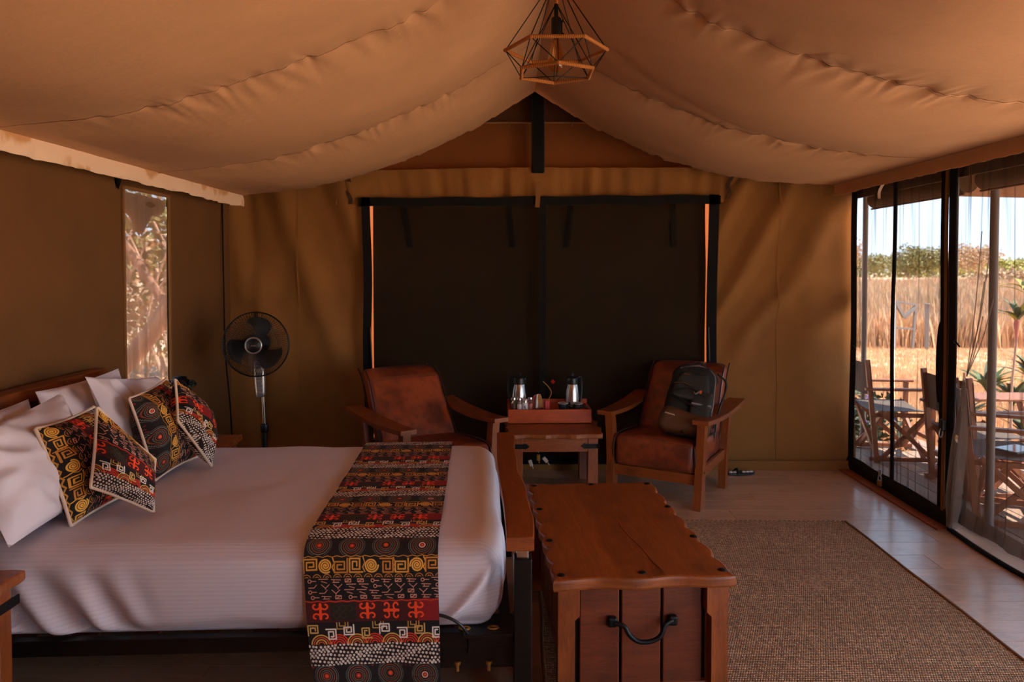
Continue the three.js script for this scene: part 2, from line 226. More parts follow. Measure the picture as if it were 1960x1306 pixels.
// printed African cloth: bands of dotted rings, mazes, strokes, scrolls, spirals and dots; 0.46 m wide, 0.44 m high
const PRINT_W = .46, PRINT_H = .44;
{
  const W = 1024, H = 984, cv = document.createElement('canvas'); cv.width = W; cv.height = H; const c = cv.getContext('2d');
  c.fillStyle = '#140806'; c.fillRect(0, 0, W, H); c.lineCap = 'round'; c.lineJoin = 'round';
  const B = H / 6, circle = (x, y, r, fill, stroke, lw) => { c.beginPath(); c.arc(x, y, r, 0, 2 * PI); if (fill) { c.fillStyle = fill; c.fill(); } if (stroke) { c.strokeStyle = stroke; c.lineWidth = lw; c.stroke(); } };
  const clipBand = (y0, bg, f) => { c.save(); c.beginPath(); c.rect(0, y0, W, B); c.clip(); c.fillStyle = bg; c.fillRect(0, y0, W, B); f(); c.restore(); };
  const squareSpiral = (x, y, s, turns, col, lw, a) => { c.strokeStyle = col; c.lineWidth = lw; c.beginPath(); let d = a % 4, L = s, px = x + (d > 1 ? s / 2 : -s / 2), py = y + (d === 0 || d === 3 ? s / 2 : -s / 2); c.moveTo(px, py); for (let i = 0; i < turns; i++) { const dx = [0, 1, 0, -1][d % 4], dy = [-1, 0, 1, 0][d % 4]; px += dx * L; py += dy * L; c.lineTo(px, py); if (i % 2) L -= s / (turns / 2 + .5); else if (i) L -= 0; d++; } c.stroke(); };
  const roundSpiral = (x, y, s, turns, col, lw, a) => { c.strokeStyle = col; c.lineWidth = lw; c.beginPath(); for (let i = 0; i <= turns * 20; i++) { const t = i / 20, r = s / 2 * (1 - t / turns), th = a + t * 2 * PI; i ? c.lineTo(x + r * cos(th), y + r * sin(th)) : c.moveTo(x + r * cos(th), y + r * sin(th)); } c.stroke(); };
  // dotted rings
  clipBand(0, '#1a0f0b', () => {
    [[110, '#e23a1e'], [360, '#c8301a'], [620, '#e8502a'], [900, '#b03018']].forEach(([x, col], k) => {
      const y = B / 2 + (k % 2 ? 6 : -2), R = k === 3 ? 96 : 84 + k * 5;
      circle(x, y, R + 20, '#241410'); circle(x, y, R + 8, null, '#6d6e64', 4);
      for (const [r, n, s, f] of [[R - 6, 46, 4, '#8d8c7c'], [R - 24, 40, 4, '#b0592c'], [R - 40, 30, 3.5, '#7d8a84'], [R - 54, 22, 3.5, '#c06a38']]) for (let i = 0; i < n; i++) circle(x + r * cos(i * 2 * PI / n), y + r * sin(i * 2 * PI / n), s, f);
      circle(x, y, 26, k === 3 ? '#e8cfb8' : '#5a1a10'); circle(x, y, 18, col); circle(x, y, 7, '#f07838');
    });
    for (let i = 0; i < 9; i++) circle(rr(0, W), rr(8, 20), rr(5, 12), '#7a1812');
  });
  // yellow maze
  clipBand(B, '#150a06', () => {
    let x = 50; for (let i = 0; i < 9; i++) { const y = B + 78, col = ['#e0a040', '#f0b048', '#cc8430'][i % 3]; (i % 3 === 1 ? roundSpiral : squareSpiral)(x, y, i % 3 === 1 ? 106 : 98, i % 3 === 1 ? 3.2 : 8, col, 12, i % 4); if (i % 2) { c.beginPath(); c.moveTo(x + 52, y - 60); c.lineTo(x + 66, y - 20); c.lineTo(x + 50, y + 14); c.lineTo(x + 66, y + 46); c.strokeStyle = col; c.lineWidth = 8; c.stroke(); } x += 116; }
    for (let i = 0; i < 14; i++) { c.beginPath(); c.arc(i * 78 + 20, B + B + 6, 30, PI, 2 * PI); c.strokeStyle = '#c07c30'; c.lineWidth = 7; c.stroke(); c.beginPath(); c.arc(i * 78 + 20, B + B + 8, 15, PI, 2 * PI); c.stroke(); }
    c.strokeStyle = '#c88a34'; c.lineWidth = 7; c.beginPath(); for (let i = 0; i < 30; i++) { c.lineTo(i * 36, B + (i % 2 ? 6 : 16)); } c.stroke();
  });
  // pale strokes
  clipBand(2 * B, '#0f0706', () => {
    c.strokeStyle = '#dc9880'; c.lineWidth = 6;
    for (let r = 0; r < 4; r++) for (let k = 0; k < 11; k++) { const x = k * 96 + 14 + (r % 2) * 18, y = 2 * B + 10 + r * 40; c.beginPath(); const z = floor(rnd() * 6); if (z === 0) { c.moveTo(x, y); c.lineTo(x + 70, y); c.moveTo(x + 20, y + 16); c.lineTo(x + 60, y + 28); } else if (z === 1) { c.moveTo(x, y + 22); c.lineTo(x + 40, y + 22); c.lineTo(x + 60, y); } else if (z === 2) { c.moveTo(x, y); c.lineTo(x + 30, y + 26); c.lineTo(x + 60, y); c.moveTo(x + 30, y + 26); c.lineTo(x + 30, y + 34); } else if (z === 3) { c.rect(x + 8, y + 2, 44, 22); c.moveTo(x + 8, y + 24); c.lineTo(x + 52, y + 2); } else if (z === 4) { c.arc(x + 26, y + 14, 12, 0, 2 * PI); c.moveTo(x + 40, y + 14); c.lineTo(x + 74, y + 14); } else { c.moveTo(x, y + 4); c.lineTo(x + 70, y + 8); c.moveTo(x + 10, y + 24); c.lineTo(x + 56, y + 24); c.moveTo(x + 20, y + 8); c.lineTo(x + 20, y + 24); } c.stroke(); }
  });
  // orange scroll crosses on dark red
  clipBand(3 * B, '#480e0a', () => {
    c.fillStyle = '#8a1210'; c.fillRect(860, 3 * B, 164, B); c.fillStyle = '#241a10'; c.fillRect(190, 3 * B + 20, 190, B - 34);
    for (let i = 0; i < 5; i++) circle(230 + (i % 3) * 52, 3 * B + 60 + (i > 2 ? 50 : 0), 22, null, '#3c2a16', 8);
    const scroll = (x, y, v, col = '#ff4e1c') => { c.strokeStyle = col; c.lineWidth = 15; c.save(); c.translate(x, y); if (!v) c.rotate(PI / 2); c.beginPath(); c.moveTo(0, -52); c.lineTo(0, 52); c.lineWidth = 22; c.stroke(); c.lineWidth = 13; for (const sx of [-1, 1]) for (const sy of [-1, 1]) { c.beginPath(); for (let k = 0; k <= 16; k++) { const t = k / 16, a = (sy > 0 ? 1 : -1) * (-.2 + t * 4.6), r = 34 * (1 - t * .62); const px = sx * (36 - r * cos(a)), py = sy * 40 - r * sin(a) * .9; k ? c.lineTo(px, py) : c.moveTo(px, py); } c.stroke(); } c.restore(); };
    scroll(110, 3.5 * B, true); scroll(470, 3.5 * B, true); scroll(655, 3.5 * B, false); scroll(845, 3.5 * B, true);
    c.strokeStyle = '#c8381a'; c.lineWidth = 9; c.beginPath(); for (let i = 0; i < 24; i++) c.lineTo(i * 46, 3 * B + 6 + (i % 2) * 8); c.stroke();
  });
  // mixed spirals
  clipBand(4 * B, '#150a08', () => {
    for (let i = 0; i < 8; i++) { const x = i * 138 + 30; for (let k = 0; k < 4; k++) { c.beginPath(); c.arc(x + 70, 5 * B + 4, 74 - k * 17, PI, 2 * PI); c.strokeStyle = i % 2 ? '#e03c1c' : ['#e2b054', '#d05426'][k % 2]; c.lineWidth = 10; c.stroke(); } squareSpiral(x + 12, 4 * B + 58 + (i % 2) * 30, 74, 7, i % 3 ? '#f2e4d2' : '#dcae60', 11, i); if (i % 2) { c.strokeStyle = '#c99a50'; c.lineWidth = 8; c.strokeRect(x + 60, 4 * B - 20, 84, 70); c.strokeRect(x + 80, 4 * B - 20, 44, 48); } }
  });
  // pale dots
  clipBand(5 * B, '#2a100c', () => { for (let r = 0; r < 7; r++) for (let k = 0; k < 36; k++) { circle(k * 30 + (r % 2) * 15 + rr(-4, 4), 5 * B + 12 + r * 24 + 8 * sin(k * .5 + r) + rr(-2, 2), rr(8.5, 11), ['#eadccb', '#dcc8b4', '#f0e4d4'][k % 3]); } });
  const t = new THREE.CanvasTexture(cv); t.colorSpace = THREE.SRGBColorSpace; t.wrapS = t.wrapT = THREE.RepeatWrapping; t.repeat.set(1 / PRINT_W, 1 / PRINT_H);
  M.print = std({ map: t, roughness: .85 });
}

// ---------------------------------------------------------------- the setting
const RIDGE = .17, BACK = 5.83, LEFT = -2.2, RIGHT = 2.66, FRONT = -1.1;
{ // floor: laminate planks laid across the room
  const f = struct('floor', 'grey-brown laminate plank floor of the tent', 'floor');
  part('subfloor', rbox(4.98, .1, 7.1, .23, -.068, -2.4, .002), M.webbing, f);
  part('floor_board', rbox(4.9, .015, 2.3, .23, -.0085, -.05, .002), M.floor[0], f);
  const base = []; for (let k = 0; k < 6; k++) base.push(uvBox(new RoundedBoxGeometry(1.298, .016, .1895, 1, .0015), 'x'));
  for (let r = 0; r < 25; r++) {
    let x = -2.24 - [0, .5, .9, .25, .7][r % 5]; const Z = 1.29 + r * .191;
    for (; x < 2.72; x += 1.3) {
      const a = max(x, -2.24), b = min(x + 1.3, 2.72); if (b - a < .05) continue;
      const full = b - a > 1.29, g = full ? base[floor(rnd() * 6)] : uvBox(new RoundedBoxGeometry(b - a - .002, .016, .1895, 1, .0015), 'x');
      const m = part('plank', g, M.floor[floor(rnd() * 4)], f); m.position.set((a + b) / 2, -.008, -Z);
    }
  }
}
const prof = { L: [[RIDGE, 2.9], [-.16, 2.686], [-.435, 2.541], [-.842, 2.377], [-1.253, 2.24], [-1.527, 2.18], [-2.04, 2.125]], R: [[RIDGE, 2.9], [.536, 2.67], [.873, 2.506], [1.237, 2.369], [1.723, 2.265], [2.036, 2.222], [2.43, 2.205]] };
const SEAMS = [-1.1, .25, 1.6, 2.95, 4.3, 5.62];
{ // ceiling: sagging canvas liner, seam by seam
  const c = struct('ceiling', 'sagging cream canvas tent ceiling with puckered seams', 'ceiling');
  for (const s of ['L', 'R']) {
    const curve = new THREE.CatmullRomCurve3(prof[s].map(([x, y]) => new THREE.Vector3(x, y, 0)), false, 'centripetal'), LEN = curve.getLength();
    const pt = (t, Z, k, w) => { // k: panel, w: 0..1 across the panel
      const p = curve.getPointAt(clamp(t)), sag = .075 * pow(sin(PI * w), .8) * sin(PI * clamp(t * 1.05)), d0 = w * 1.35, d1 = (1 - w) * 1.35;
      const pk = (sd, sg) => (noise(t * LEN * 20 + sd * 37 + sg * 9, sd) + .5 * noise(t * LEN * 42 + sd * 11, sd + 5) - .75) * .034 * exp(-sg / .08) * sin(PI * clamp(t * 1.02));
      const broad = (fbm(t * LEN * .9 + 7 * (s === 'L'), Z * 1.2 + 3, 1e6, 1e6, 2) - .5) * .05 * sin(PI * t);
      const fold = s === 'R' ? .014 * exp(-(((t * LEN * .55 + .2 - w * 1.6 + .55) / .07) ** 2)) * (k === 3 ? 1 : 0) * sm(0, .25, t) : 0;
      p.y += -sag + pk(k, d0) + pk(k + 1, d1) + broad + fold; p.z = -Z; return p;
    };
    for (let k = 0; k < 5; k++) {
      const z0 = SEAMS[k], z1 = SEAMS[k + 1];
      part('canvas_panel', sheet(200, 28, (u, v) => { const w = .5 - .5 * cos(PI * v); return pt(u, lerp(z0, z1, w), k, w); }, .004, null, s === 'L'), M.cream, c);
      if (k) part('seam', sheet(200, 3, (u, v) => { const w = (v - .5) * .02, p = pt(u, z0 + w, w < 0 ? k - 1 : k, w < 0 ? 1 + w / 1.35 : w / 1.35); p.y -= .004 + .003 * sin(PI * v); return p; }, .003, null, s === 'L'), M.cream, c);
    }
  }
  // roof sheets over the liner
  const slope = (x0, y0, x1, y1) => bar(new THREE.Vector3(x0, y0, -2.45), new THREE.Vector3(x1, y1, -2.45), 7.5, .03);
  part('roof_sheet', slope(RIDGE, 3.2, -2.55, 2.38), M.roof, c); part('roof_sheet', slope(RIDGE, 3.2, 3.0, 2.42), M.roof, c);
}
{ // valances along both eaves
  const l = struct('trim_1', 'stained cream canvas valance hanging along the left eave', 'valance'), r = struct('trim_2', 'tan canvas valance hanging along the eave above the screens', 'valance');
  const vf = (x, y, s, amp) => (u, v) => { const Z = lerp(FRONT, 5.64, u), n = (noise(Z * 9 + s, s) - .5) * amp + (noise(Z * 30, s + 3) - .5) * amp * .4, k = .012 * sin(Z * 1.1 + s) * (s === 3 ? 1 : .4); return V(x + n * v + .008 * sin(PI * v), y + .006 * noise(Z * 20, s) + k * .4 - v * (.092 + .012 * noise(Z * 3, s + 1)), Z); };
  part('valance', sheet(260, 6, vf(-2.03, 2.13, 3, .035), .004, null, true), M.valance, l);
  part('valance', sheet(260, 6, vf(2.42, 2.212, 9, .012), .004), M.cream, r);
  part('stitching', sheet(60, 2, (u, v) => V(2.413, 2.207 - .006 * v, lerp(FRONT, 5.63, u)), .002), M.strap, r);
}
const fold = (q, s, f, a) => { const w = q * f + 2.2 * noise(q * .8, s); return a * (pow(.5 + .5 * sin(w * 2 * PI), 2) - .4); };
{ // back wall: canvas with folds round the big window
  const w = struct('wall_back', 'tan canvas back wall of the tent with soft diagonal folds', 'wall');
  const R = (u, v) => { const x = lerp(1.56, 2.7, u), h = lerp(.0, 2.45, v), e = sm(1.56, 1.66, x) * .75 + .25; let d = fold(.86 * x - .51 * h, 2, 2.0 + .3 * noise(h * 2, 3), .075) * sm(.35, 1.6, h) * e * (1 - .45 * sm(1.75, 2.4, x)) + (fbm(x * 2.2, h * 1.6, 1e6, 1e6, 3) - .5) * .055 * sm(0, .3, h); d -= .05 * sm(2.3, 2.6, x) * sin(PI * clamp(h / 2.3)); return V(x, h, BACK - d); };
  const L = (u, v) => { const x = lerp(-2.26, -1.13, u), h = lerp(.0, 2.45, v); const d = fold(.92 * x + .32 * h, 5, 2.2, .06) * sm(.2, 1.2, h) * sm(-2.25, -2.0, x) + (fbm(x * 2.5 + 8, h * 1.4, 1e6, 1e6, 3) - .5) * .06 * sm(0, .3, h) - .03 * exp(-(((x + 1.95 + .06 * h) / .06) ** 2)); return V(x, h, BACK - d); };
  part('canvas_panel', sheet(90, 110, L, .006, null, false), M.khaki, w); part('canvas_panel', sheet(90, 110, R, .006, null, false), M.khaki, w);
  part('header', sheet(260, 20, (u, v) => { const x = lerp(-1.36, 1.78, u), t = 2.335 + .02 * sm(-1.36, .2, x), h = lerp(2.07 + .02 * sm(-1.2, 1.6, x), t, v), lean = x + .25 * (h - 2.1) * clamp(-x); return V(x, h, BACK - .02 - (noise(lean * 13, 1) - .5) * .1 * (1 - .6 * v) - (noise(lean * 5 + 9, 2) - .5) * .05 * (1 - v * .5) - .01 * sin(PI * v)); }, .005), M.khaki, w);
  part('lower_panel', rbox(2.8, .09, .02, .22, .045, -BACK, .002), M.khaki, w);
  const gable = new THREE.Shape([[-2.6, 2.2], [2.9, 2.2], [2.9, 2.43], [RIDGE, 3.19], [-2.6, 2.34]].map(([x, y]) => new THREE.Vector2(x, y)));
  part('gable_panel', place(uvBox(new THREE.ExtrudeGeometry(gable, { depth: .02, bevelEnabled: false }), 'x'), 0, 0, -6.04), M.gable, w);
  part('gable_rope', [rod(V(-.75, 2.72, 5.9), V(1.1, 2.72, 5.9), .008), ...[-.26, -.02, .47, .82].map((x) => place(new THREE.TorusGeometry(.016, .004, 6, 12), x, 2.705, -5.9, 0, PI / 2, 0))], M.strap, w);
  part('gable_flap', sheet(30, 6, (u, v) => V(lerp(-.85, 1.15, u), lerp(2.72, 2.98, v), 5.93 + .01 * sin(u * 40)), .004), std({ color: rgb(92, 50, 24), roughness: .95 }), w);
  part('ridge_post', rbox(.1, .68, .05, .2, 2.65, -5.79, .01, 'y'), M.webbing, w);
  for (const x of [-1.67, 2.08]) part('seam', sheet(2, 110, (u, v) => { const f = x < 0 ? L : R, p = f(x < 0 ? (x + 2.26) / 1.13 : (x - 1.56) / 1.14, v); p.x += (u - .5) * .016; p.z += .003; return p; }, .003), M.khaki, w);
  for (const [x, h, t] of [[-1.25, 2.27, .02], [1.66, 2.31, -.03]]) part('tie_strap', sheet(2, 16, (u, v) => V(x + (u - .5) * .032 - t * v + .01 * sin(v * 9), h - .2 * (1 - v), BACK - .05 - .012 * sin(v * 7)), .004), std({ color: rgb(72, 44, 20), roughness: .9 }), w);
  part('annex_wall', rbox(4.86, 2.9, .02, .22, 1.05, -6.75, .004), std({ color: rgb(196, 104, 46), roughness: .9 }), w);
  const b = struct('baseboard_back', 'narrow brown baseboard under the canvas back wall', 'baseboard'); part('board', rbox(4.9, .075, .02, .23, .0375, -5.79, .003), M.khaki, b);
}
{ // the big screened window with its canvas blinds let down
  const w = struct('window_1', 'wide black-framed screen window with dark canvas blinds let down', 'window'), top = (x) => 2.115 + .022 * sm(-1.2, 1.6, x);
  const strip = (a, b, wd, name, mat) => part(name, bar(a, b, .012, wd, .003, new THREE.Vector3(0, 0, 1)), mat, w);
  const Z = BACK - .09;
  part('frame_top', sheet(80, 2, (u, v) => V(lerp(-1.175, 1.6, u), top(lerp(-1.2, 1.6, u)) - .066 * (1 - v) + .004 * sin(u * 30), Z), .012), M.webbing, w);
  part('frame_side', sheet(2, 60, (u, v) => V(-1.118 + (u - .5) * .064 + .012 * (1 - v) + .006 * sin(v * 11), lerp(.06, 2.12, v), Z), .012), M.webbing, w);
  part('frame_side', sheet(2, 60, (u, v) => V(1.546 + (u - .5) * .077 - .012 * (1 - v) + .005 * sin(v * 8), lerp(.06, 2.14, v), Z), .012), M.webbing, w);
  part('frame_divider', sheet(2, 40, (u, v) => V(.235 + (u - .5) * .045, lerp(.06, 2.08, v), Z - .002), .012), M.webbing, w);
  part('frame_bottom', rbox(2.75, .06, .012, .21, .09, -Z, .003), M.webbing, w);
  part('fly_screen', rbox(2.68, 2.04, .002, .21, 1.1, -(BACK + .005), .0005), M.netDark, w);
  const blind = (x0, x1, s) => part('canvas_blind', sheet(60, 50, (u, v) => { const x = lerp(x0, x1, u), h = lerp(.04, 2.14, v); return V(x, h, BACK + .055 - fold(.8 * x - .6 * h, s, 1.7, s === 4 ? .02 : .008) * sm(.2, .8, h) - (fbm(x * 2 + s, h * 2, 1e6, 1e6, 3) - .5) * .03); }, .005), M.olive, w);
  blind(-1.093, .225, 1); blind(.215, 1.523, 4);
  for (const [x, t] of [[-.85, .05], [-.03, .03], [.46, -.04], [1.255, .01]]) part('tie_strap', sheet(2, 14, (u, v) => V(x + (u - .5) * .045 + t * (1 - v), lerp(1.74, 2.08, v), BACK + .02 + .004 * sin(v * 9)), .004), std({ color: rgb(30, 18, 8), roughness: .95 }), w);
  part('hanging_strap', sheet(2, 16, (u, v) => V(.205 + (u - .5) * .034 - .012 * (1 - v), lerp(2.04, 2.235, v), BACK - .115 - .01 * sin(v * 5)), .004), M.strap, w, 'tan webbing strap');
  for (const [x, y0] of [[-1.085, .3], [1.512, .3]]) { part('zip_cord', tube([V(x, y0, Z - .012), V(x + .006, .8, Z - .015), V(x - .004, 1.12, Z - .012)], .007, 20, 6), M.plastic, w); }
}
{ // left wall: canvas with one tall screened slit
  const w = struct('wall_left', 'dark tan canvas wall behind the bed head', 'wall');
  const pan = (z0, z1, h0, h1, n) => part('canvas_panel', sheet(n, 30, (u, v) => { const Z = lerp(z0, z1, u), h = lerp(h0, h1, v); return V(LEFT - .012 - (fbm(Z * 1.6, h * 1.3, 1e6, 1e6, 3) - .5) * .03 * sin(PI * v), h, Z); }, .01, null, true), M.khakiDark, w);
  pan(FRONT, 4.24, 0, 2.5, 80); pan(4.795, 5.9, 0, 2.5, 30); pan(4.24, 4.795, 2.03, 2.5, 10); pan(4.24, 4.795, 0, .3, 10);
  const g = struct('window_2', 'tall narrow screened slit window in the left canvas wall', 'window');
  for (const Z of [4.235, 4.8]) part('frame_edge', rbox(.014, 1.75, .02, LEFT + .002, 1.17, -Z, .003, 'y'), M.strap, g);
  part('frame_edge', rbox(.014, .02, .58, LEFT + .002, 2.035, -4.517, .003, 'z'), M.strap, g);
  part('fly_screen', sheet(12, 30, (u, v) => V(LEFT - .02 + .008 * sin(u * 7), lerp(.28, 2.03, v), lerp(4.24, 4.795, u)), .001, (u, v) => [u * .5, v * 1.7]), M.netPale, g);
  part('rolled_blind', place(uvBox(new THREE.CylinderGeometry(.06, .06, .56, 20), 'y'), LEFT - .085, 1.965, -4.517, PI / 2, 0, 0), M.roof, g);
  const tri = new THREE.Shape([[-.2, .06], [-.11, .01], [-.02, -.085], [.0, -.06], [.02, -.085], [.1, .0], [.17, .06]].map(([x, y]) => new THREE.Vector2(x, y)));
  part('blind_flap', place(new THREE.ExtrudeGeometry(tri, { depth: .006, bevelEnabled: false }), LEFT - .05, 1.86, -4.52, 0, PI / 2, 0), M.roof, g);
  part('wall_loop', place(new THREE.ConeGeometry(.022, .06, 4), LEFT + .01, 2.04, -4.17, PI, 0, 0), M.webbing, w);
}
{ // front wall behind the photographer, its entrance tied open
  const w = struct('wall_front', 'tan canvas front wall with the entrance tied open', 'wall');
  part('canvas_panel', rbox(3.9, 2.6, .03, -.3, 1.3, -FRONT, .004), M.khaki, w); part('canvas_panel', rbox(.5, 2.6, .03, 2.45, 1.3, -FRONT, .004), M.khaki, w);
  const s = new THREE.Shape([[-2.25, 2.1], [2.7, 2.1], [2.7, 2.46], [RIDGE, 3.19], [-2.25, 2.46]].map(([x, y]) => new THREE.Vector2(x, y)));
  part('canvas_panel', place(uvBox(new THREE.ExtrudeGeometry(s, { depth: .03, bevelEnabled: false })), 0, 0, -FRONT - .015), M.khaki, w);
}
{ // right wall: canvas header, then fly screens from corner to entrance
  const w = struct('wall_right', 'dark canvas strip of wall above the fly screens', 'wall');
  part('canvas_panel', rbox(.02, .48, 7.0, RIGHT + .04, 2.36, -2.38, .004), M.roof, w);
  part('canvas_panel', rbox(.02, 2.2, 1.5, RIGHT + .04, 1.1, .36, .004), M.khaki, w);
  const d = struct('door_1', 'black-edged fly screen wall and door facing the deck', 'door');
  const net = (z0, z1, n, uo, amp = .012, inward = 0) => part('fly_screen', sheet(n, 50, (u, v) => { const Z = lerp(z0, z1, u), h = lerp(.06, 2.2, v); return V(RIGHT + .015 + amp * (noise(Z * 14, 2) - .5) + amp * .6 * (noise(Z * 6 + h * 1.5, 4) - .5) - inward * exp(-h / .1), h, Z); }, .001, (u, v) => [u * abs(z1 - z0) + uo, v * 2.14]), M.net, d);
  net(5.82, 5.21, 30, 0); net(5.2, 4.58, 30, .37); net(4.54, 2.6, 60, .11, .05, .04); 
  const ribbon = (name, z0, z1, x, h0, h1, mat, bow = .006, lab) => part(name, sheet(3, 40, (u, v) => V(x + bow * sin(v * 8 + z0 * 5), lerp(h0, h1, v), lerp(z0, z1, u) + bow * sin(v * 5 + z0)), .012), mat, d, lab);
  ribbon('corner_webbing', 5.82, 5.745, RIGHT - .02, 0, 2.2, M.webbing);
  ribbon('zip', 5.225, 5.19, RIGHT - .004, .06, 2.2, M.webbing, .004);
  ribbon('door_webbing', 4.6, 4.545, RIGHT - .02, 0, 2.3, M.webbing, .004); ribbon('door_webbing', 4.505, 4.44, RIGHT - .024, 0, 2.3, M.webbing, .005);
  ribbon('hanging_strap', 4.545, 4.522, RIGHT - .03, .05, 2.17, M.strap, .004, 'tan webbing strap');
  part('tent_rod', rod(V(RIGHT + .01, 0, 4.525), V(RIGHT + .01, 2.3, 4.525), .026, 14), M.pole, d);
  part('zip_flap', sheet(4, 24, (u, v) => V(RIGHT - .012, lerp(.74, 1.24, v), 4.6 + .055 * (1 - u) * sin(PI * clamp(.06 + v * .92)) ** .35), .014), M.webbing, d);
  part('buckle', rbox(.03, .07, .035, RIGHT - .05, .625, -4.5, .008), M.plastic, d); part('ring', place(new THREE.TorusGeometry(.026, .004, 8, 24), RIGHT - .062, .575, -4.5, 0, .7, 0), M.silver, d);
  part('sill', rbox(.1, .01, 1.36, RIGHT - .06, .005, -5.12, .003, 'z'), std({ color: rgb(150, 84, 36), roughness: .8 }), d, 'orange-brown sill strip');
  const hem = (z0, z1, f) => part('hem', sheet(40, 5, (u, v) => { const Z = lerp(z0, z1, u); return V(RIGHT - .022 + f(u) - .02 * sin(PI * v), -.002 + v * .115 + .006 * v * sin(u * 7 + z0), Z); }, .014), M.webbing, d);
  hem(5.82, 5.2, () => 0); hem(5.2, 4.44, (u) => -.012 * sin(PI * u));
  // loose screen right of the door post: net sweeping in to a dark hem on the floor
  const curve = (u) => RIGHT - .035 - .05 * sin(PI * clamp(u * 1.25)) + .05 * u;
  part('loose_net', sheet(60, 10, (u, v) => V(lerp(curve(u) + .0, RIGHT + .035, pow(v, .7)), .018 + .1 * pow(v, 1.6) + .05 * exp(-u * 9) * v, lerp(4.43, 3.0, u)), .002), M.netThick, d, 'grey net gathered on the floor');
  part('hem', tube(Array.from({ length: 16 }, (_, i) => V(curve(i / 15) - .004, .012, lerp(4.44, 2.9, i / 15))), .014, 60, 8), M.webbing, d);
  part('gathered_net', sheet(6, 40, (u, v) => { const h = lerp(.03, .97, 1 - v), k = sm(0, .5, v), wd = lerp(.012, .065, k) * (1 - .55 * sm(.8, 1, v)); const Z = lerp(4.31, 4.415, sm(0, 1, v)) - (u - .4) * wd * 1.5; return V(RIGHT - .04 - .02 * cos(u * 9) * k, h, Z); }, .006), M.netThick, d, 'grey net drawn together in a bunch');
  for (const [a, b] of [[4.22, 1.78], [4.19, 1.5], [4.15, 1.65], [4.11, 1.4], [4.2, 1.3]]) part('net_fold', tube([V(RIGHT - .01, b, a), V(RIGHT - .02, lerp(b, .95, .5), lerp(a, 4.3, .38)), V(RIGHT - .03, .95, 4.305)], .0035, 24, 6), M.netThick, d);
  for (const [z, h] of [[5.74, .97], [4.43, 1.13]]) part('cord_tie', tube([V(RIGHT - .03, h, z), V(RIGHT - .06, h + .02, z - .05), V(RIGHT - .06, h - .01, z - .1)], .005, 12, 6), M.webbing, d);
  part('tie_strap', sheet(2, 12, (u, v) => V(2.5 + .03 * v + (u - .5) * .02, 2.05 + .1 * v, 5.1 + .03 * sin(v * 3)), .003), M.cord, d, 'pale tie tape');
}
// ---------------------------------------------------------------- outside: deck, awning, poles, field, bushes
const DECK = -.05, EARTH = -.42;
{
  const d = struct('deck', 'weathered wooden deck boards outside the fly screens', 'deck');
  part('deck_edge', rbox(.05, .12, 9.4, 2.76, -.09, -2.2, .004, 'z'), M.deck[2], d);
  const g = [2.34, 2.18].map((l) => Array.from({ length: 3 }, () => uvBox(new RoundedBoxGeometry(.132, .03, l, 1, .004), 'z')));
  for (let k = 0; k < 19; k++) { let z = 1.4 - [0, .8, 1.5][k % 3]; const x = 2.86 + k * .138; for (let j = 0; j < 3; j++) { const l = (k + j) % 2; const L = [2.34, 2.18][l]; if (z > 6.7) break; const k2 = min(1, (7.05 - z) / L), m = part('deck_board', g[l][floor(rnd() * 3)], M.deck[floor(rnd() * 3)], d); m.scale.z = k2; m.position.set(x, DECK - .015, -(z + L * k2 / 2)); z += L + .006; } }
  part('deck_joist', [rbox(2.7, .1, .06, 4.1, -.13, -1.2, .004), rbox(2.7, .1, .06, 4.1, -.13, -3.2, .004), rbox(2.7, .1, .06, 4.1, -.13, -5.6, .004)], M.deck[2], d);
  part('front_deck', rbox(9, .1, 3.2, 1, -.08, 2.75, .01), M.deck[0], d); part('front_deck', rbox(2.7, .1, 2.6, 4.12, -.1, -.1, .01), M.deck[1], d);
}
{
  const a = struct('awning', 'brown canvas awning stretched over the deck', 'awning'), s = new THREE.Shape([[2.8, .1], [4.5, .1], [4.5, 6.2], [4.34, 6.33], [3.28, 7.2], [2.8, 7.5]].map(([x, y]) => new THREE.Vector2(x, y)));
  const g = place(new THREE.ExtrudeGeometry(s, { depth: .01, bevelEnabled: false }), 0, 0, 0, -PI / 2, 0, 0), p = g.attributes.position; for (let i = 0; i < p.count; i++) p.setY(i, p.getY(i) + 2.34 - .11 * (p.getX(i) - 2.8)); g.computeVertexNormals();
  part('canvas_panel', uvBox(g), M.awning, a);
  for (const [z0, z1] of [[5.78, 4.6], [4.44, 1.0]]) { const b = solo('rolled_blind', [rod(V(2.8, 2.1, z0), V(2.8, 2.1, z1), .062, 20)], M.roof, z0 > 5 ? 'brown canvas blind rolled up above the screen beside the back corner' : 'brown canvas blind rolled up above the loosely hanging screen', 'blind'); part('rope_edge', rod(V(2.775, 2.032, z0), V(2.775, 2.032, z1), .007), M.strap, b); }
}
for (const [x, z, l] of [[3.22, 6.82, 'grey awning pole standing behind the farthest canvas chair'], [2.9, 4.5, 'grey awning pole bolted to the deck beside the nearest canvas chair']]) {
  const t = thing('awning_pole', l, 'pole', [x, DECK, -z]); part('pole', place(new THREE.CylinderGeometry(.024, .024, 2.36, 18), 0, 1.18, 0), M.pole, t); part('base_plate', rbox(.13, .008, .09, 0, .004, 0, .002), M.pole, t);
  for (const [dx, dz] of [[-.05, .03], [.05, .03], [.05, -.03]]) part('bolt', place(new THREE.CylinderGeometry(.008, .008, .014, 6), dx, .012, dz), M.steel, t);
}
{
  const f = struct('field', 'sandy field stretching to the horizon', 'ground'); const g = new THREE.CircleGeometry(420, 64); place(g, 0, EARTH - .02, -60, -PI / 2, 0, 0); part('earth', uvBox(g), M.ground, f);
}
